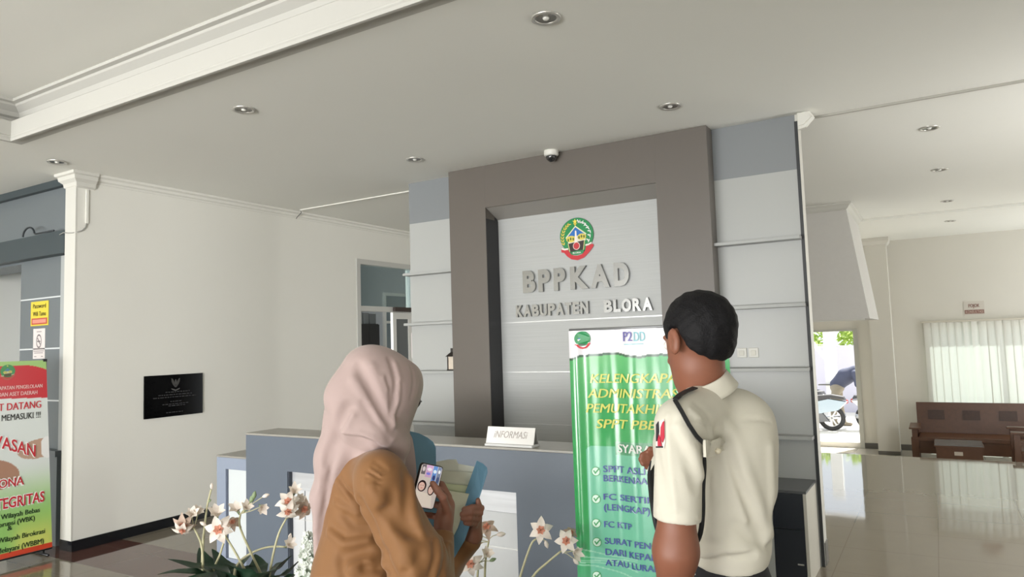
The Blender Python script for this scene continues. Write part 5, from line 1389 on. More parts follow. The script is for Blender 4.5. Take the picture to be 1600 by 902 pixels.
def body_w(P):
    d, _ = head_sdf(P, HC, HF, HUP, 0.90)
    d = smin(d, cone(P, L(592, 650, .05), L(575, 720, .05), .052, .062), 0.03)
    d = smin(d, cone(P, TC, TB, .058, .085), 0.05)
    d = smin(d, cone(P, TB, HP, .085, .125), 0.05)
    d = smin(d, chain(P, [L(575, 740, .05), SH_R, EL_R, WR_R], [.036, .036, .033, .0235], .02), 0.03)
    d = smin(d, chain(P, [L(580, 740, .06), SH_L, EL_L, WR_L], [.036, .036, .033, .0235], .02), 0.03)
    for s in (-1, 1):
        a = HP + np.array([0.05 * s, -0.07 * s, -0.03]); kn = a + np.array([0.015, 0.01, -0.37]); an = np.array([kn[0] - 0.01, kn[1], 0.075])
        d = smin(d, chain(P, [a, kn, an], [.078, .05, .034], .02), 0.03)
        d = smin(d, chain(P, [an + [0, 0, -.03], an + [0.10, 0.06, -.048], an + [0.15, 0.09, -.052]], [.034, .028, .02], .01), 0.02)
    # right palm and fingers
    pr = smin(cone(P, WR_R, L(700, 790, .012), .0225, .017), cone(P, L(692, 815, .002), L(697, 785, .022), .021, .015), .012)
    pr = smin(pr, fingers(P, RH_F), .008); d = smin(d, pr, .012)
    pl = smin(cone(P, WR_L, L(744, 808, .222), .0215, .017), cone(P, WR_L, L(741, 822, .218), .0215, .015), .012)
    pl = smin(pl, fingers(P, LH_F), .007); d = smin(d, pl, .012)
    return d
wo = thing('person', 'woman in dusty pink headscarf and camel blouse looking down at a phone', 'person', tuple(FW.o), YAWC)
lo = [-0.32, -0.35, 0.0]; hi = [0.42, 0.48, 1.66]
skin_body = obj('body', surf(body_w, lo, hi, 0.0034), skin_w, wo, world=False, smooth=True)
eyes(wo, HC, MW, 0.90, skin_w)

def blouse0(P):
    d = cone(P, L(566, 752, .04), L(570, 905, .05), R(52), R(76))
    d = smin(d, cone(P, L(570, 905, .05), HP + [0, 0, -.10], R(76), .175), .05)
    d = smin(d, cone(P, L(560, 738, .05), SH_R, R(30), R(32)), .04)
    sl = cone(P, L(594, 750, -.10), L(646, 872, -.12), R(34), R(43))
    sl = smin(sl, ellp(P, L(598, 762, -.105), (R(38), R(40), R(46))), .03)
    sl = smin(sl, cone(P, L(650, 880, -.12), L(672, 925, -.11), R(42), R(34)), .03)
    sl = smin(sl, cone(P, L(678, 915, -.10), L(690, 838, -.005), R(30), R(19)), .022)
    d = smin(d, sl, .012)
    s2 = chain(P, [L(600, 745, .16), SH_L, EL_L, L(735, 846, .24)], [R(40), R(44), R(36), R(19)], .03)
    d = smin(d, s2, .02)
    d = smax(d, -cone(P, L(691, 821, .008), L(693, 806, .012), .031, .03), .004)
    d = smax(d, -cone(P, L(740, 830, .237), L(742, 815, .23), .034, .03), .004)
    return d
Z = lambda x, y: (480 + x / 4.467, 700 + y / 4.467)
BF = []
for pts, A, w in (
        ([(430, 165), (500, 212)], -.006, .0045), ([(424, 208), (500, 252)], -.006, .0045), ([(428, 240), (492, 288)], -.006, .005), ([(452, 135), (512, 172)], -.005, .0045), ([(478, 98), (545, 150)], -.005, .005),
        ([(426, 188), (500, 232)], .005, .004), ([(426, 225), (498, 270)], .005, .004), ([(440, 150), (508, 192)], .005, .004),
        ([(215, 235), (290, 340), (360, 445)], .006, .008), ([(235, 230), (320, 340), (372, 430)], -.005, .007), ([(200, 380), (270, 420), (340, 455)], .005, .008),
        ([(270, 480), (330, 545), (420, 552)], -.008, .009), ([(160, 590), (260, 668), (420, 645)], .008, .012), ([(180, 560), (270, 620), (400, 600)], -.006, .012),
        ([(365, 375), (440, 515), (500, 680), (565, 830), (600, 900)], -.014, .011), ([(440, 270), (540, 440), (640, 640), (725, 830), (745, 900)], .010, .016),
        ([(545, 440), (640, 555), (770, 605)], -.013, .017), ([(720, 230), (742, 430), (790, 590)], .010, .013), ([(590, 330), (600, 400), (545, 445)], -.008, .012), ([(690, 200), (700, 330), (690, 480)], -.006, .014),
        ([(250, 765), (400, 722), (530, 745)], -.010, .014), ([(400, 830), (480, 850), (560, 900)], -.009, .012), ([(240, 800), (250, 860), (262, 900)], -.008, .010), ([(300, 850), (420, 800), (500, 900)], .007, .014),
        ([(800, 620), (700, 700), (660, 800)], .006, .014), ([(780, 760), (700, 860)], -.006, .012),
        ([(880, 640), (890, 760), (850, 890)], -.005, .005), ([(915, 645), (925, 760), (890, 900)], .005, .005), ([(945, 650), (960, 760), (930, 900)], -.005, .005), ([(975, 665), (990, 760), (965, 890)], .004, .005),
        ([(865, 635), (930, 622), (1000, 665)], .004, .004)):
    BF.append((FW.line([Z(*p) for p in pts], blouse0), A * 1.25, w))
def blouse(P): return folds(P, blouse0(P), BF)
obj('blouse', surf(lambda P: smax(blouse(P), 0.62 - P[:, 2], .01), [-.36, -.36, 0.55], [.46, .5, 1.42], 0.0037), camel, wo, world=False, smooth=True)
def skirt(P):
    d = cone(P, HP + [0, 0, -.02], np.array([HP[0] + .01, HP[1], 0.10]), .155, .215)
    a = np.arctan2(P[:, 1] - HP[1], P[:, 0] - HP[0]); d = d - 0.012 * np.sin(a * 9) * np.clip((0.8 - P[:, 2]) / 0.7, 0, 1)
    return smax(smax(d, 0.07 - P[:, 2], .01), P[:, 2] - 0.80, .01)
obj('skirt', surf(skirt, [-.36, -.36, 0.03], [.42, .42, 0.9], 0.009), black_t, wo, world=False, smooth=True)

# headscarf: close around the head, falling over the shoulder, a long tail down the back
def scarf_up(P):
    d = ellp(P, L(597, 608, .02), (R(57), .098, R(59)))
    d = smin(d, ellp(P, L(640, 592, .075), (R(17), .05, R(20))), .03)
    d = smin(d, cone(P, L(628, 612, .08), L(612, 646, .075), R(27), R(21)), .025)
    d = smin(d, cone(P, L(600, 640, .05), L(598, 684, .03), R(40), R(38)), .04)
    d = smin(d, cone(P, L(574, 580, -.01), L(548, 622, -.02), R(36), R(30)), .04)
    d = smin(d, cone(P, L(548, 622, -.02), L(556, 662, -.03), R(33), R(32)), .04)
    d = smin(d, cone(P, L(590, 676, -.04), L(616, 700, .00), R(30), R(20)), .03)
    # opening for the face, on the far side
    fc = HC + MW @ np.array([0, 0.105, -0.02])
    d = smax(d, -ellp(P, fc, (0.058, 0.06, 0.080), MW), .008)
    return d
def scarf_low(P):
    d = cone(P, L(560, 650, .0), L(586, 706, .03), R(46), R(36))
    d = smin(d, cone(P, L(584, 708, -.02), L(613, 722, .00), R(28), R(20)), .03)
    d = smin(d, cone(P, L(600, 700, .12), L(625, 760, .16), R(50), R(40)), .04)
    d = smin(d, cone(P, L(548, 640, .0), L(526, 716, .01), R(36), R(31)), .03)
    d = smin(d, cone(P, L(526, 716, .01), L(509, 775, .02), R(30), R(20)), .03)
    d = smin(d, cone(P, L(508, 778, .02), L(497, 868, .03), R(20), R(7)), .03)
    d = smin(d, cone(P, L(532, 725, .12), L(520, 840, .14), R(30), R(18)), .03)
    return d
def scarf0(P):
    return smin(scarf_up(P) - 0.004, scarf_low(P), .004)
Z = lambda x, y: (480 + x / 4.745, 530 + y / 4.745)
SF = []
for pts, A, w in (
        ([(380, 200), (430, 300), (500, 440), (590, 610), (640, 700)], -.010, .011), ([(340, 300), (430, 430), (540, 590), (640, 730)], .006, .011), ([(480, 200), (540, 350), (600, 520), (630, 640)], .004, .010),
        ([(612, 150), (655, 290), (640, 470), (615, 680)], -.006, .006), ([(650, 180), (690, 330), (680, 480), (645, 640)], .004, .008), ([(560, 280), (600, 380)], .004, .005), ([(590, 300), (620, 420), (615, 560)], -.004, .005), ([(700, 330), (700, 450), (660, 600)], -.004, .006),
        ([(300, 520), (240, 650), (190, 800), (150, 900)], -.013, .015), ([(330, 560), (280, 650), (250, 690)], .006, .010),
        ([(235, 715), (310, 722), (390, 728), (480, 762), (590, 815)], -.007, .006), ([(240, 695), (310, 705), (395, 708), (490, 740), (600, 795)], .006, .007),
        ([(420, 470), (500, 600), (610, 740)], -.004, .009), ([(120, 330), (90, 550), (60, 800)], .004, .016), ([(250, 760), (330, 770), (430, 780)], -.004, .014),
        ([(820, 190), (830, 300), (815, 400)], .003, .004), ([(770, 200), (790, 330), (770, 430)], -.003, .005)):
    SF.append((FW.line([Z(*p) for p in pts], scarf0), A * 1.1, w))
SF.append((FW.line([(522, 712), (512, 760), (505, 810), (500, 850)], scarf0), -.007, .007)); SF.append((FW.line([(505, 715), (496, 770), (491, 830)], scarf0), .004, .008))
def scarf(P): return folds(P, scarf0(P), SF)
obj('headscarf', surf(scarf, [-.26, -.22, 1.0], [.26, .38, 1.64], 0.0036), pink, wo, world=False, smooth=True)
# spectacles: dark frame with temples
gm_ = mat('dark_spectacle_frame', (58, 44, 42), 0.3)
G = lambda x, y, z: HC + MW @ np.array([x, y, z]) * 0.92
bm = B()
for s in (-1, 1):
    tube(bm, [G(s * 0.031 + 0.025 * math.cos(2 * PI * k / 20), 0.112 - 0.004 * abs(math.cos(2 * PI * k / 20)), 0.004 + 0.020 * math.sin(2 * PI * k / 20)) for k in range(21)], 0.0022, 6)
    tube(bm, [G(s * 0.060, 0.108, 0.008), G(s * 0.074, 0.06, 0.008), G(s * 0.078, 0.0, 0.004)], 0.002, 6)
tube(bm, [G(-0.007, 0.113, 0.008), G(0, 0.115, 0.010), G(0.007, 0.113, 0.008)], 0.002, 6)
obj('spectacles', bm, gm_, wo, world=False, smooth=True)

def Lw(px, py, v): return PM[wo] @ Vector(L(px, py, v))
def slab_quad(bm, c4, th):
    """slab through four corner points"""
    c4 = [Vector(p) for p in c4]; n = (c4[1] - c4[0]).cross(c4[3] - c4[0]).normalized() * th
    return prism(bm, c4, n)
# the phone in her right hand
p4 = [Lw(653.5, 722, -.012), Lw(690, 729.5, .018), Lw(680, 799, .012), Lw(648, 791, -.016)]
cph = sum(p4, Vector()) / 4
ph = thing('mobile_phone', 'black phone with a lit picture of faces held in her right hand', 'phone', tuple(cph))
ex = (p4[1] - p4[0]).normalized(); ey = (p4[0] - p4[3]); ey = (ey - ex * ey.dot(ex)).normalized(); en = ex.cross(ey)
Wp = ((p4[1] - p4[0]).length + (p4[2] - p4[3]).length) / 2; Hp = ((p4[0] - p4[3]).length + (p4[1] - p4[2]).length) / 2
def rrect(w, h, r, n=6):
    o = []
    for cx, cy, a0 in ((w / 2 - r, h / 2 - r, 0), (-w / 2 + r, h / 2 - r, PI / 2), (-w / 2 + r, -h / 2 + r, PI), (w / 2 - r, -h / 2 + r, 1.5 * PI)):
        for k in range(n + 1): a = a0 + k * PI / 2 / n; o.append((cx + r * math.cos(a), cy + r * math.sin(a)))
    return o
obj('case', shape(rrect(Wp, Hp, .008), -.009, -.0004, cph, ex, ey), mat('black_phone_case', (22, 22, 26), 0.35), ph)
def emit(name, col, s=1.0):
    m = mat(name, col, 0.15); p = m.node_tree.nodes['Principled BSDF']; p.inputs['Emission Color'].default_value = rgb(*col); p.inputs['Emission Strength'].default_value = s
    return m
k = Wp / 2
def ps(nm, pts, col, ly):
    o = obj(nm, shape([(x * k, y * k) for x, y in pts], .0001 + .0002 * ly, .0003 + .0002 * ly, cph, ex, ey), emit('screen_%d_%d_%d' % col, col, 0.55), ph)
hh = Hp / Wp
ps('screen', [(x / k, y / k) for x, y in rrect(Wp - .004, Hp - .005, .006)], (206, 196, 190), 0)
ps('screen_tile', [(-.86, hh * .50), (-.86, hh * .93), (-.50, hh * .95), (-.50, hh * .50)], (104, 96, 104), 1)
ps('screen_tile', [(-.46, hh * .40), (-.46, hh * .95), (.10, hh * .95), (.10, hh * .40)], (196, 160, 196), 1)
ps('screen_tile', [(.14, hh * .15), (.14, hh * .95), (.52, hh * .95), (.52, hh * .15)], (92, 134, 196), 1)
ps('screen_tile', [(.56, -hh * .1), (.56, hh * .95), (.88, hh * .93), (.88, -hh * .1)], (110, 122, 150), 1)
for x, y, w, h_, c in ((-.68, .74, .12, .09, (206, 196, 200)), (-.18, .76, .2, .06, (232, 222, 236)), (-.2, .56, .18, .05, (120, 120, 210)), (.33, .70, .14, .07, (206, 222, 240)), (.34, .42, .12, .10, (40, 52, 110)), (.72, .72, .1, .07, (222, 226, 232)), (.72, .35, .12, .12, (70, 80, 120))):
    ps('screen_icon', ell(x, y * hh, w, h_ * hh * 1.2, 14), c, 2)
ps('screen_figure', [(-.88, -hh * .9), (-.86, -hh * .25), (-.2, -hh * .30), (.5, -hh * .32), (.7, -hh * .9)], (226, 214, 202), 1)
for x, y in ((-.50, -.02), (.36, -.12)):
    ps('screen_hair', ell(x, y * hh, .38 if x < 0 else .30, .26 * hh, 20), (46, 34, 34), 2)
    ps('screen_face', ell(x - .02, (y - .02) * hh, .27 if x < 0 else .21, .19 * hh, 20), (226, 190, 178), 3)
for x, y in ((-.6, 0), (-.42, 0), (.30, -.1), (.44, -.1)): ps('screen_eye', ell(x, (y + .01) * hh, .035, .014 * hh, 8), (60, 42, 40), 4)
ps('screen_mouth', ell(-.5, -.11 * hh, .09, .014 * hh, 8), (190, 96, 96), 4)
# the open blue folder with papers in her left hand
blue = mat('sky_blue_card', (92, 134, 158), 0.5, noise=0.04, nscale=20)
pap = mat('white_paper', (214, 216, 206), 0.7, noise=0.05, nscale=30); pap2 = mat('pale_green_paper', (188, 196, 164), 0.7, noise=0.1, nscale=30)
fo = thing('document_folder', 'open sky blue card folder of papers held in her left hand', 'folder', tuple(Lw(706, 780, .2)))
def card(pts, th=.0016):
    bm = B(); P = [Vector(Lw(*p)) for p in pts]; n = (P[1] - P[0]).cross(P[-1] - P[0]).normalized() * th
    return prism(bm, P, n)
obj('back_cover', card([(641, 674, .11), (655, 677.5, .125), (668, 684, .138), (677, 691, .147), (681, 700, .151), (682, 760, .155), (706, 862, .205), (660, 862, .12), (640, 740, .105)]), blue, fo)
obj('front_cover', card([(745, 720, .165), (755, 725, .171), (761, 731, .175), (762, 738, .176), (752, 770, .177), (740, 806, .18), (726, 845, .186), (710, 872, .198), (704, 866, .20), (708, 838, .194), (722, 785, .176)]), blue, fo)
obj('paper', card([(681, 722, .168), (700, 718.5, .178), (713, 718.5, .184), (716, 725, .185), (744, 730, .192), (720, 806, .196), (708, 850, .204), (690, 830, .19)], .0008), pap, fo)
obj('paper', card([(684, 735, .162), (742, 739, .186), (719, 812, .190), (707, 846, .199), (688, 800, .178)], .0008), mat('cream_paper', (206, 208, 192), 0.7, noise=0.08, nscale=20), fo)
obj('paper', card([(687, 755, .158), (736, 760, .180), (717, 820, .186), (706, 842, .194), (690, 800, .172)], .0008), pap2, fo)
obj('paper', card([(688, 765, .153), (733, 772, .175), (715, 826, .182), (705, 845, .190), (691, 806, .168)], .0008), mat('ivory_paper', (204, 206, 184), 0.7, noise=0.08, nscale=20), fo)

# ------------------------------------------------------------------ the man
FM = Figure(1118, 1.63); L = FM.L; R = FM.R
skin_m = mat('tan_brown_skin', (132, 84, 64), 0.5, noise=0.05, nscale=40, sss=0.1)
shirt_m = mat('cream_uniform_cloth', (206, 202, 188), 0.75, noise=0.02, nscale=12, bump=0.10, bscale=900, sheen=0.1)
hair_m = mat('black_hair', (13, 12, 15), 0.62, spec=0.25, noise=0.3, nscale=120, bump=0.5, bscale=260)
black_cloth = mat('black_webbing', (24, 26, 28), 0.65)
MH = L(1092, 535, .0); MF = np.array([-0.46, 0.84, -0.20]); MUP = np.array([-0.02, 0.20, 0.98])
_, MM = head_sdf(np.zeros((1, 3)), MH, MF, MUP)
NB = L(1100, 622, .03)
M_SL, M_EL, M_WL = L(1061, 668, -.13), L(1056, 862, -.13), L(1048, 1010, -.07)
M_SR, M_ER, M_WR = L(1166, 668, .17), L(1118, 800, .34), L(1040, 722, .30)
WA = L(1141, 885, .04); HPM = np.array([WA[0] + 0.0, 0.05, 0.90])
RHM = [([L(1030, 716, .295), L(1022, 703, .285), L(1015, 702, .282)], .010, .0075),
       ([L(1026, 712, .30), L(1014, 707, .292), L(1003, 711, .286)], .0095, .0074),
       ([L(1026, 718, .30), L(1013, 715, .290), L(1001, 718, .284)], .0098, .0076),
       ([L(1026, 724, .30), L(1014, 722, .290), L(1004, 725, .284)], .0092, .0072),
       ([L(1028, 729, .30), L(1018, 729, .292), L(1010, 731, .288)], .0084, .0066)]
LHM = M_WL + np.array([-.01, .01, -.05])
def body_m(P):
    d, _ = head_sdf(P, MH, MF, MUP, 0.91)
    d = smin(d, cone(P, L(1095, 575, .01), NB, .054, .056), .02)
    d = smin(d, cone(P, L(1135, 690, .03), WA, .055, .056), .05)
    d = smin(d, cone(P, WA, HPM, .056, .10), .05)
    d = smin(d, chain(P, [L(1120, 650, .03), M_SL, M_EL, M_WL], [.030, .034, .0415, .026], .03), .03)
    d = smin(d, chain(P, [L(1125, 650, .04), M_SR, M_ER, M_WR], [.030, .036, .036, .025], .03), .03)
    d = smin(d, smin(cone(P, M_WR, L(1027, 715, .30), .024, .017), smin(fingers(P, RHM), cone(P, M_WR, L(1028, 725, .30), .022, .015), .01), .01), .012)
    h = cone(P, M_WL, LHM, .024, .022)
    for k_ in range(4):
        b = LHM + np.array([-.022 + .004 * k_, -.024 + .017 * k_, -.03]); h = smin(h, chain(P, [LHM, b, b + [-.012, 0, -.035], b + [-.002, 0, -.065 + .006 * abs(k_ - 1)]], [.015, .0105, .0095, .008], .004), .006)
    h = smin(h, chain(P, [LHM + [0, -.02, .02], LHM + [-.035, -.03, -.02], LHM + [-.04, -.02, -.05]], [.013, .011, .0085], .004), .008)
    d = smin(d, h, .012)
    for s in (-1, 1):
        a = HPM + np.array([0.045 * s, 0.075 * s, -0.04]); kn = a + np.array([-0.02, 0.01, -0.40]); an = np.array([kn[0] + 0.01, kn[1], 0.08])
        d = smin(d, chain(P, [a, kn, an], [.085, .055, .038], .02), .03)
        d = smin(d, chain(P, [an + [0, 0, -.03], an + [-.11, .06, -.05], an + [-.16, .09, -.055]], [.036, .03, .022], .01), .02)
    return d
man = thing('person', 'man in cream short sleeved uniform shirt facing the green banner', 'person', tuple(FM.o), YAWC)
obj('body', surf(body_m, [-.30, -.34, 0.0], [.30, .52, 1.76], 0.0042), skin_m, man, world=False, smooth=True)
eyes(man, MH, MM, 0.91, skin_m)
def hair(P):
    q = (P - MH) @ MM / 0.95
    d = ellp(P, L(1090, 516, .005), (R(52), .094, R(62)))
    d = smin(d, ellp(q, (0, -0.016, 0.036), (0.074, 0.095, 0.083)), .01)
    d = smin(d, ellp(P, L(1108, 536, .0), (R(36), .080, R(36))), .02)
    # hairline: above a curve that dips at the nape and rises at the temples and brow
    y, z, x = q[:, 1], q[:, 2], np.abs(q[:, 0])
    line = np.interp(y, [-.12, -.085, -.055, -.035, -.02, 0.01, .03, .05, .08, .12], [-.072, -.070, -.062, -.030, .028, .030, .006, .034, .062, .072])
    d = smax(d, (line - z) * 0.75, .008)
    return d - 0.0016 * np.sin(P[:, 0] * 190 + 3 * np.sin(P[:, 2] * 60)) * np.sin(P[:, 2] * 150 + P[:, 1] * 90)
obj('hair', surf(hair, [-.30, -.30, 1.40], [.25, .30, 1.76], 0.0036), hair_m, man, world=False, smooth=True)
def shirt0(P):
    d = cone(P, L(1140, 690, .03), L(1139, 850, .04), R(69), R(58))
    d = smin(d, cone(P, L(1139, 850, .04), L(1138, 876, .04), R(59), R(54)), .03)
    d = smin(d, cone(P, L(1100, 628, .02), L(1148, 652, .06), R(34), R(44)), .04)
    d = smin(d, cone(P, L(1090, 650, -.05), M_SL, R(32), R(31)), .04)
    d = smin(d, cone(P, L(1150, 655, .10), M_SR, R(42), R(40)), .04)
    d = smin(d, cone(P, L(1082, 700, .09), L(1078, 800, .09), R(64), R(50)), .03)
    d = smin(d, cone(P, L(1168, 660, .02), L(1176, 760, .02), R(38), R(34)), .03)
    d = smin(d, cone(P, L(1092, 632, -.02), L(1060, 655, -.11), R(24), R(27)), .035)
    d = smin(d, cone(P, L(1106, 640, -.02), L(1088, 688, -.09), R(26), R(26)), .03)
    sl = cone(P, M_SL, L(1058, 816, -.13), R(33), R(33.5))
    d = smin(d, sl, .010)
    s2 = cone(P, M_SR, L(1130, 770, .31), R(42), R(38)); d = smin(d, s2, .015)
    # openings: sleeve hems, hem, neck
    ax = (L(1056, 862, -.13) - L(1058, 816, -.13)); ax /= np.linalg.norm(ax)
    pl = (P - L(1058, 813, -.13)) @ (ax + np.array([0.0, 0, 0.0]))
    inarm = cone(P, L(1059, 780, -.13), L(1052, 930, -.13), R(46), R(46))
    d = smax(d, -smax(-pl, inarm, .002), .003)
    d = smax(d, -cone(P, L(1058, 816, -.13), L(1058, 806, -.13), .040, .038), .003)
    d = smax(d, -cone(P, L(1126, 778, .315), L(1100, 790, .34), .058, .06), .004)
    return d
Z = lambda x, y: (990 + x / 2.9875, 600 + y / 2.9875)
MFo = []
for pts, A, w in (
        ([(345, 335), (338, 440), (325, 560), (312, 700)], -.016, .011), ([(395, 220), (450, 380), (540, 600), (600, 740)], -.007, .015), ([(450, 210), (520, 400), (600, 620), (640, 700)], .006, .014), ([(420, 330), (470, 480), (530, 640)], .005, .010),
        ([(265, 165), (330, 185), (420, 180), (540, 165), (640, 175)], -.0030, .004), ([(265, 120), (310, 160), (340, 260)], .0015, .008), ([(300, 100), (370, 180), (400, 260)], -.0012, .008),
        ([(205, 200), (290, 330), (318, 430)], .006, .010), ([(180, 180), (240, 340), (290, 480)], -.004, .012), ([(160, 150), (168, 350), (200, 590)], .004, .005), ([(110, 330), (130, 450), (160, 600)], -.003, .010),
        ([(360, 420), (400, 560), (380, 700)], .005, .014), ([(300, 822), (430, 806), (560, 795)], -.007, .008), ([(320, 800), (450, 780), (620, 740)], .005, .014), ([(480, 660), (560, 740), (640, 760)], -.005, .012), ([(640, 300), (650, 500), (630, 680)], .004, .012),
        ([(108, 578), (200, 590), (300, 625)], .0022, .004), ([(108, 590), (200, 602), (300, 637)], -.0016, .0035)):
    MFo.append((FM.line([Z(*p) for p in pts], shirt0), A * 1.7, w))
hemL = lambda P: P
def shirt(P):
    d = folds(P, shirt0(P), MFo)
    # tucked-in hem following the belt line, higher to the right and at the far side
    a = L(1082, 898, -.02); b = L(1192, 866, .06); n = np.cross(b - a, np.array([0.25, 1.0, 0.18])); n /= np.linalg.norm(n); n = n if n[2] < 0 else -n
    return smax(d, (P - a) @ n, .004)
obj('shirt', surf(shirt, [-.30, -.32, 0.95], [.26, .46, 1.60], 0.0046), shirt_m, man, world=False, smooth=True)
# collar
c0 = L(1101, 600, .018); e1 = L(1137, 577, .02) - L(1067, 610, .02); e1 /= np.linalg.norm(e1); e2 = np.array([0.06, 0.98, 0.16]); e2 -= e1 * (e2 @ e1); e2 /= np.linalg.norm(e2); en_ = np.cross(e1, e2); en_ = en_ if en_[2] > 0 else -en_
bm = B(); N = 40; rows = []
for k in range(N):
    a = 2 * PI * k / N; ca, sa = math.cos(a), math.sin(a)
    rd = lambda rr, h: bm.verts.new(c0 + e1 * ca * rr + e2 * sa * rr * 1.12 + en_ * h)
    rows.append([rd(.0545, -.012), rd(.0530, .012), rd(.0545, .014), rd(.0580, .012), rd(.0660, -.016), rd(.0690, -.024), rd(.0665, -.026), rd(.058, -.016)])
for k in range(N):
    for j in range(8): bm.faces.new((rows[k][j], rows[(k + 1) % N][j], rows[(k + 1) % N][(j + 1) % 8], rows[k][(j + 1) % 8]))
obj('collar', bm, shirt_m, man, world=False, smooth=True)
def trousers(P):
    d = cone(P, L(1139, 872, .04), HPM, R(54), .130)
    for s in (-1, 1):
        a = HPM + np.array([0.045 * s, 0.075 * s, -0.06]); kn = a + np.array([-0.02, 0.01, -0.38]); an = np.array([kn[0] + 0.01, kn[1], 0.06])
        d = smin(d, chain(P, [a, kn, an], [.105, .08, .068], .02), .03)
    a = L(1082, 893, -.02); b = L(1192, 862, .06); n = np.cross(b - a, np.array([0.25, 1.0, 0.18])); n /= np.linalg.norm(n); n = n if n[2] > 0 else -n
    return smax(smax(d, (P - a) @ n, .004), .03 - P[:, 2], .01)
tr = obj('trousers', surf(trousers, [-.30, -.30, 0.0], [.30, .42, 1.16], 0.007), black_t, man, world=False, smooth=True)
for px, py in ((1086, 898), (1137, 893), (1187, 874)):
    h_ = FM.hit(px, py, trousers)
    if h_ is not None:
        bm = B(); bmesh.ops.create_icosphere(bm, subdivisions=2, radius=0.0032, matrix=Matrix.Translation(h_)); obj('stud', bm, chrome, tr, world=False, smooth=True)
shoe = mat('black_leather', (20, 20, 22), 0.3)
for fig, par, hp, kx, sgn in ((FM, man, HPM, (-.02, .01), -1), (FW, wo, HP, (.015, .01), 1)):
    for s in (-1, 1):
        off_ = (0.045 * s, 0.075 * s) if par is man else (0.05 * s, -0.07 * s)
        an = np.array([hp[0] + off_[0] + kx[0] + (.01 if par is man else -.01), hp[1] + off_[1] + kx[1], 0.0])
        dv = np.array([-.16, .09, 0]) if par is man else np.array([.15, .09, 0])
        def shoe_f(P, an=an, dv=dv):
            d = chain(P, [an + [0, 0, .05], an + dv * .5 + [0, 0, .036], an + dv * 1.05 + [0, 0, .030]], [.046, .042, .034], .02)
            d = smin(d, cone(P, an + [0, 0, .05], an + [0, 0, .09], .045, .044), .02)
            return smax(d, 0.002 - P[:, 2], .003)
        obj('shoe', surf(shoe_f, an + [-.3, -.2, -.02], an + [.3, .3, .18], 0.006), shoe, par, world=False, smooth=True)
# uniform fittings lying on the shirt
def onshirt(pts, fn=shirt, lift=.003):
    out = []
    for x, y in pts:
        h_ = FM.hit(x, y, fn)
        if h_ is None: continue
        g = np.array([float(fn((h_ + e)[None])[0] - fn((h_ - e)[None])[0]) for e in np.eye(3) * .003]); g /= np.linalg.norm(g) + 1e-9
        out.append((h_ + g * lift, g))
    return out
def dense(pts, k=4):
    o = []
    for a, b in zip(pts, pts[1:]): o += [(a[0] + (b[0] - a[0]) * j / k, a[1] + (b[1] - a[1]) * j / k) for j in range(k)]
    return o + [pts[-1]]
def strap(nm, pts, width, m, lift=.003, thick=.0014):
    q = onshirt(dense(pts), lift=lift)
    P_ = [p for p, g in q]; D_ = [g for p, g in q]
    sd = []
    for i, (p, g) in enumerate(q):
        d = P_[min(i + 1, len(P_) - 1)] - P_[max(i - 1, 0)]; sd.append(np.cross(d, g))
    return obj(nm, strip(P_, width, thick, sd), m, man, world=False)
strap('epaulette', [(1056, 628), (1062, 622), (1072, 616), (1086, 610)], .013, black_cloth, .006)
strap('shoulder_strap', [(1055, 628), (1065, 645), (1075, 664), (1086, 681), (1097, 693)], .0085, black_cloth, .004)
lt = strap('loop_tab', [(1094, 701), (1104, 699), (1114, 696), (1123, 692)], .034, shirt_m, .009, .003)
b_ = onshirt([(1112, 699)], lift=.016)
bm = B(); bmesh.ops.create_icosphere(bm, subdivisions=3, radius=.0065, matrix=Matrix.Translation(b_[0][0])); obj('button', bm, mat('cream_button', (206, 198, 176), 0.3), man, world=False, smooth=True)
tail = smooth_path([Vector(p) for p in (L(1099, 708, -.128), L(1100, 730, -.124), L(1098, 765, -.118), L(1098, 800, -.112), L(1095, 830, -.10), L(1088, 848, -.085), L(1076, 856, -.07), L(1060, 858, -.06))], 5)
obj('lanyard_cord', tube(B(), tail, .0052, 8), black_cloth, man, world=False, smooth=True)
ch = [L(1019, 722, .02), L(1015, 742, .0), L(1017, 770, -.03), L(1021, 800, -.06), L(1027, 828, -.06), L(1036, 848, -.05), L(1048, 856, -.05)]
obj('lanyard_cord', tube(B(), smooth_path([Vector(p) for p in ch], 5), .0052, 8), black_cloth, man, world=False, smooth=True)
ch = [L(1021, 722, .03), L(1019, 745, .0), L(1022, 775, -.03), L(1028, 800, -.05), L(1036, 826, -.05)]
obj('lanyard_cord', tube(B(), smooth_path([Vector(p) for p in ch], 5), .0046, 8), black_cloth, man, world=False, smooth=True)
fl = [L(1010, 737, .015), L(1017, 735, .0), L(1024, 722, -.02), L(1030, 712, -.03), L(1027, 706, .0), L(1019, 716, .02)]
bm = B(); prism(bm, [Vector(p) for p in fl], Vector((0.004, 0.012, 0.001))); obj('pocket_flap', bm, shirt_m, man, world=False)
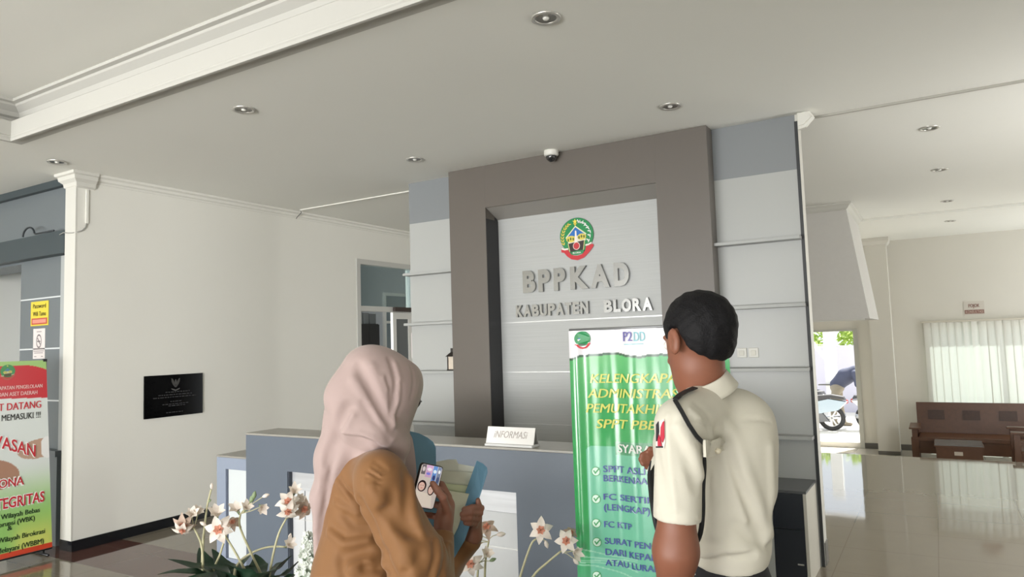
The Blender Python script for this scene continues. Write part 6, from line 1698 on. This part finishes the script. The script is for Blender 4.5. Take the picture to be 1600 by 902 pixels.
# sleeve patch: white field, dark and red feather shapes
def patch(nm, pts, m, lift):
    q = [FM.hit(x, y, shirt0) for x, y in pts]
    if any(p is None for p in q): return
    g = np.array([float(shirt0((q[0] + e)[None])[0] - shirt0((q[0] - e)[None])[0]) for e in np.eye(3) * .003]); g /= np.linalg.norm(g)
    bm = B(); prism(bm, [Vector(p + g * lift) for p in q], Vector(g * .0012)); obj(nm, bm, m, man, world=False)
patch('sleeve_patch', [(1028, 662), (1040, 655), (1042, 690), (1040, 701), (1028, 700)], mat('patch_white', (226, 222, 216), 0.7), .003)
patch('patch_feather', [(1035, 668), (1038, 660), (1040.5, 658), (1041, 684), (1038, 692), (1034.5, 684)], mat('patch_red', (184, 38, 62), 0.7), .0046)
patch('patch_feather', [(1028.5, 664), (1032, 659), (1032.5, 676), (1030, 690), (1028.5, 690)], mat('patch_dark', (36, 34, 40), 0.7), .0046)
patch('patch_feather', [(1031, 686), (1033, 679), (1036, 690), (1037, 697), (1031, 697)], MATS['patch_red'], .0046)
patch('patch_text_bar', [(1028.5, 697.5), (1039, 697.5), (1039, 700), (1028.5, 700)], MATS['patch_dark'], .0046)

# ------------------------------------------------------------------ person stooping over a motorbike in the yard
po = onY(1312, 664, 17.55)
op = thing('person', 'person in dark jacket and khaki trousers stooping over a motorbike outside', 'person', (po.x, 17.55, ZG))
def stoop(P):
    hip = np.array([0.0, 0, 0.86]); d = None
    for s_ in (-1, 1):
        e = chain(P, [hip + [0, .09 * s_, -.02], np.array([-.04 + .06 * s_, .10 * s_, .46]), np.array([.0 + .08 * s_, .10 * s_, .07])], [.10, .075, .055], .03)
        e = smin(e, cone(P, np.array([.0 + .08 * s_, .10 * s_, .05]), np.array([.14 + .08 * s_, .10 * s_, .04]), .05, .04), .02)
        d = e if d is None else smin(d, e, .03)
    return smin(d, ellp(P, hip, (.15, .18, .13)), .04)
def jacket(P):
    d = chain(P, [np.array([0.0, 0, .92]), np.array([.18, 0, 1.10]), np.array([.40, 0, 1.20])], [.15, .17, .15], .06)
    for s_ in (-1, 1): d = smin(d, chain(P, [np.array([.40, .19 * s_, 1.18]), np.array([.44, .22 * s_, .94]), np.array([.62, .18 * s_, .86])], [.075, .06, .05], .03), .04)
    return d
def oskin(P):
    d, _ = head_sdf(P, np.array([.60, 0, 1.26]), np.array([.8, 0, -.6]), np.array([.6, 0, .8]))
    d = smin(d, cone(P, np.array([.40, 0, 1.18]), np.array([.57, 0, 1.24]), .06, .055), .03)
    d = smin(d, cone(P, np.array([0, 0, .9]), np.array([.40, 0, 1.18]), .09, .08), .03)
    for s_ in (-1, 1):
        d = smin(d, chain(P, [np.array([.40, .10 * s_, 1.18]), np.array([.44, .21 * s_, .95]), np.array([.66, .18 * s_, .85]), np.array([.74, .17 * s_, .84])], [.04, .04, .03, .035], .02), .03)
        d = smin(d, chain(P, [np.array([0, .09 * s_, .85]), np.array([-.04 + .06 * s_, .10 * s_, .46]), np.array([.08 * s_, .10 * s_, .10])], [.06, .05, .04], .02), .03)
    return d
obj('body', surf(oskin, [-.3, -.4, -.02], [.95, .4, 1.5], .012), mat('tan_brown_skin', (150, 98, 76)), op, world=False, smooth=True)
obj('trousers', surf(stoop, [-.4, -.4, -.05], [.5, .4, 1.1], .014), mat('khaki_cloth', (122, 114, 100), 0.8), op, world=False, smooth=True)
obj('jacket', surf(jacket, [-.3, -.4, .6], [.8, .4, 1.5], .014), mat('navy_jacket_cloth', (58, 62, 82), 0.8), op, world=False, smooth=True)
def ohair(P):
    q = P - np.array([.585, 0, 1.285]); d = ellp(q, (0, 0, 0), (.10, .085, .095)); return smax(d, (q @ np.array([.8, 0, -.6])) - .03, .01)
obj('hair', surf(ohair, [.4, -.2, 1.1], [.8, .2, 1.5], .010), hair_m, op, world=False, smooth=True)
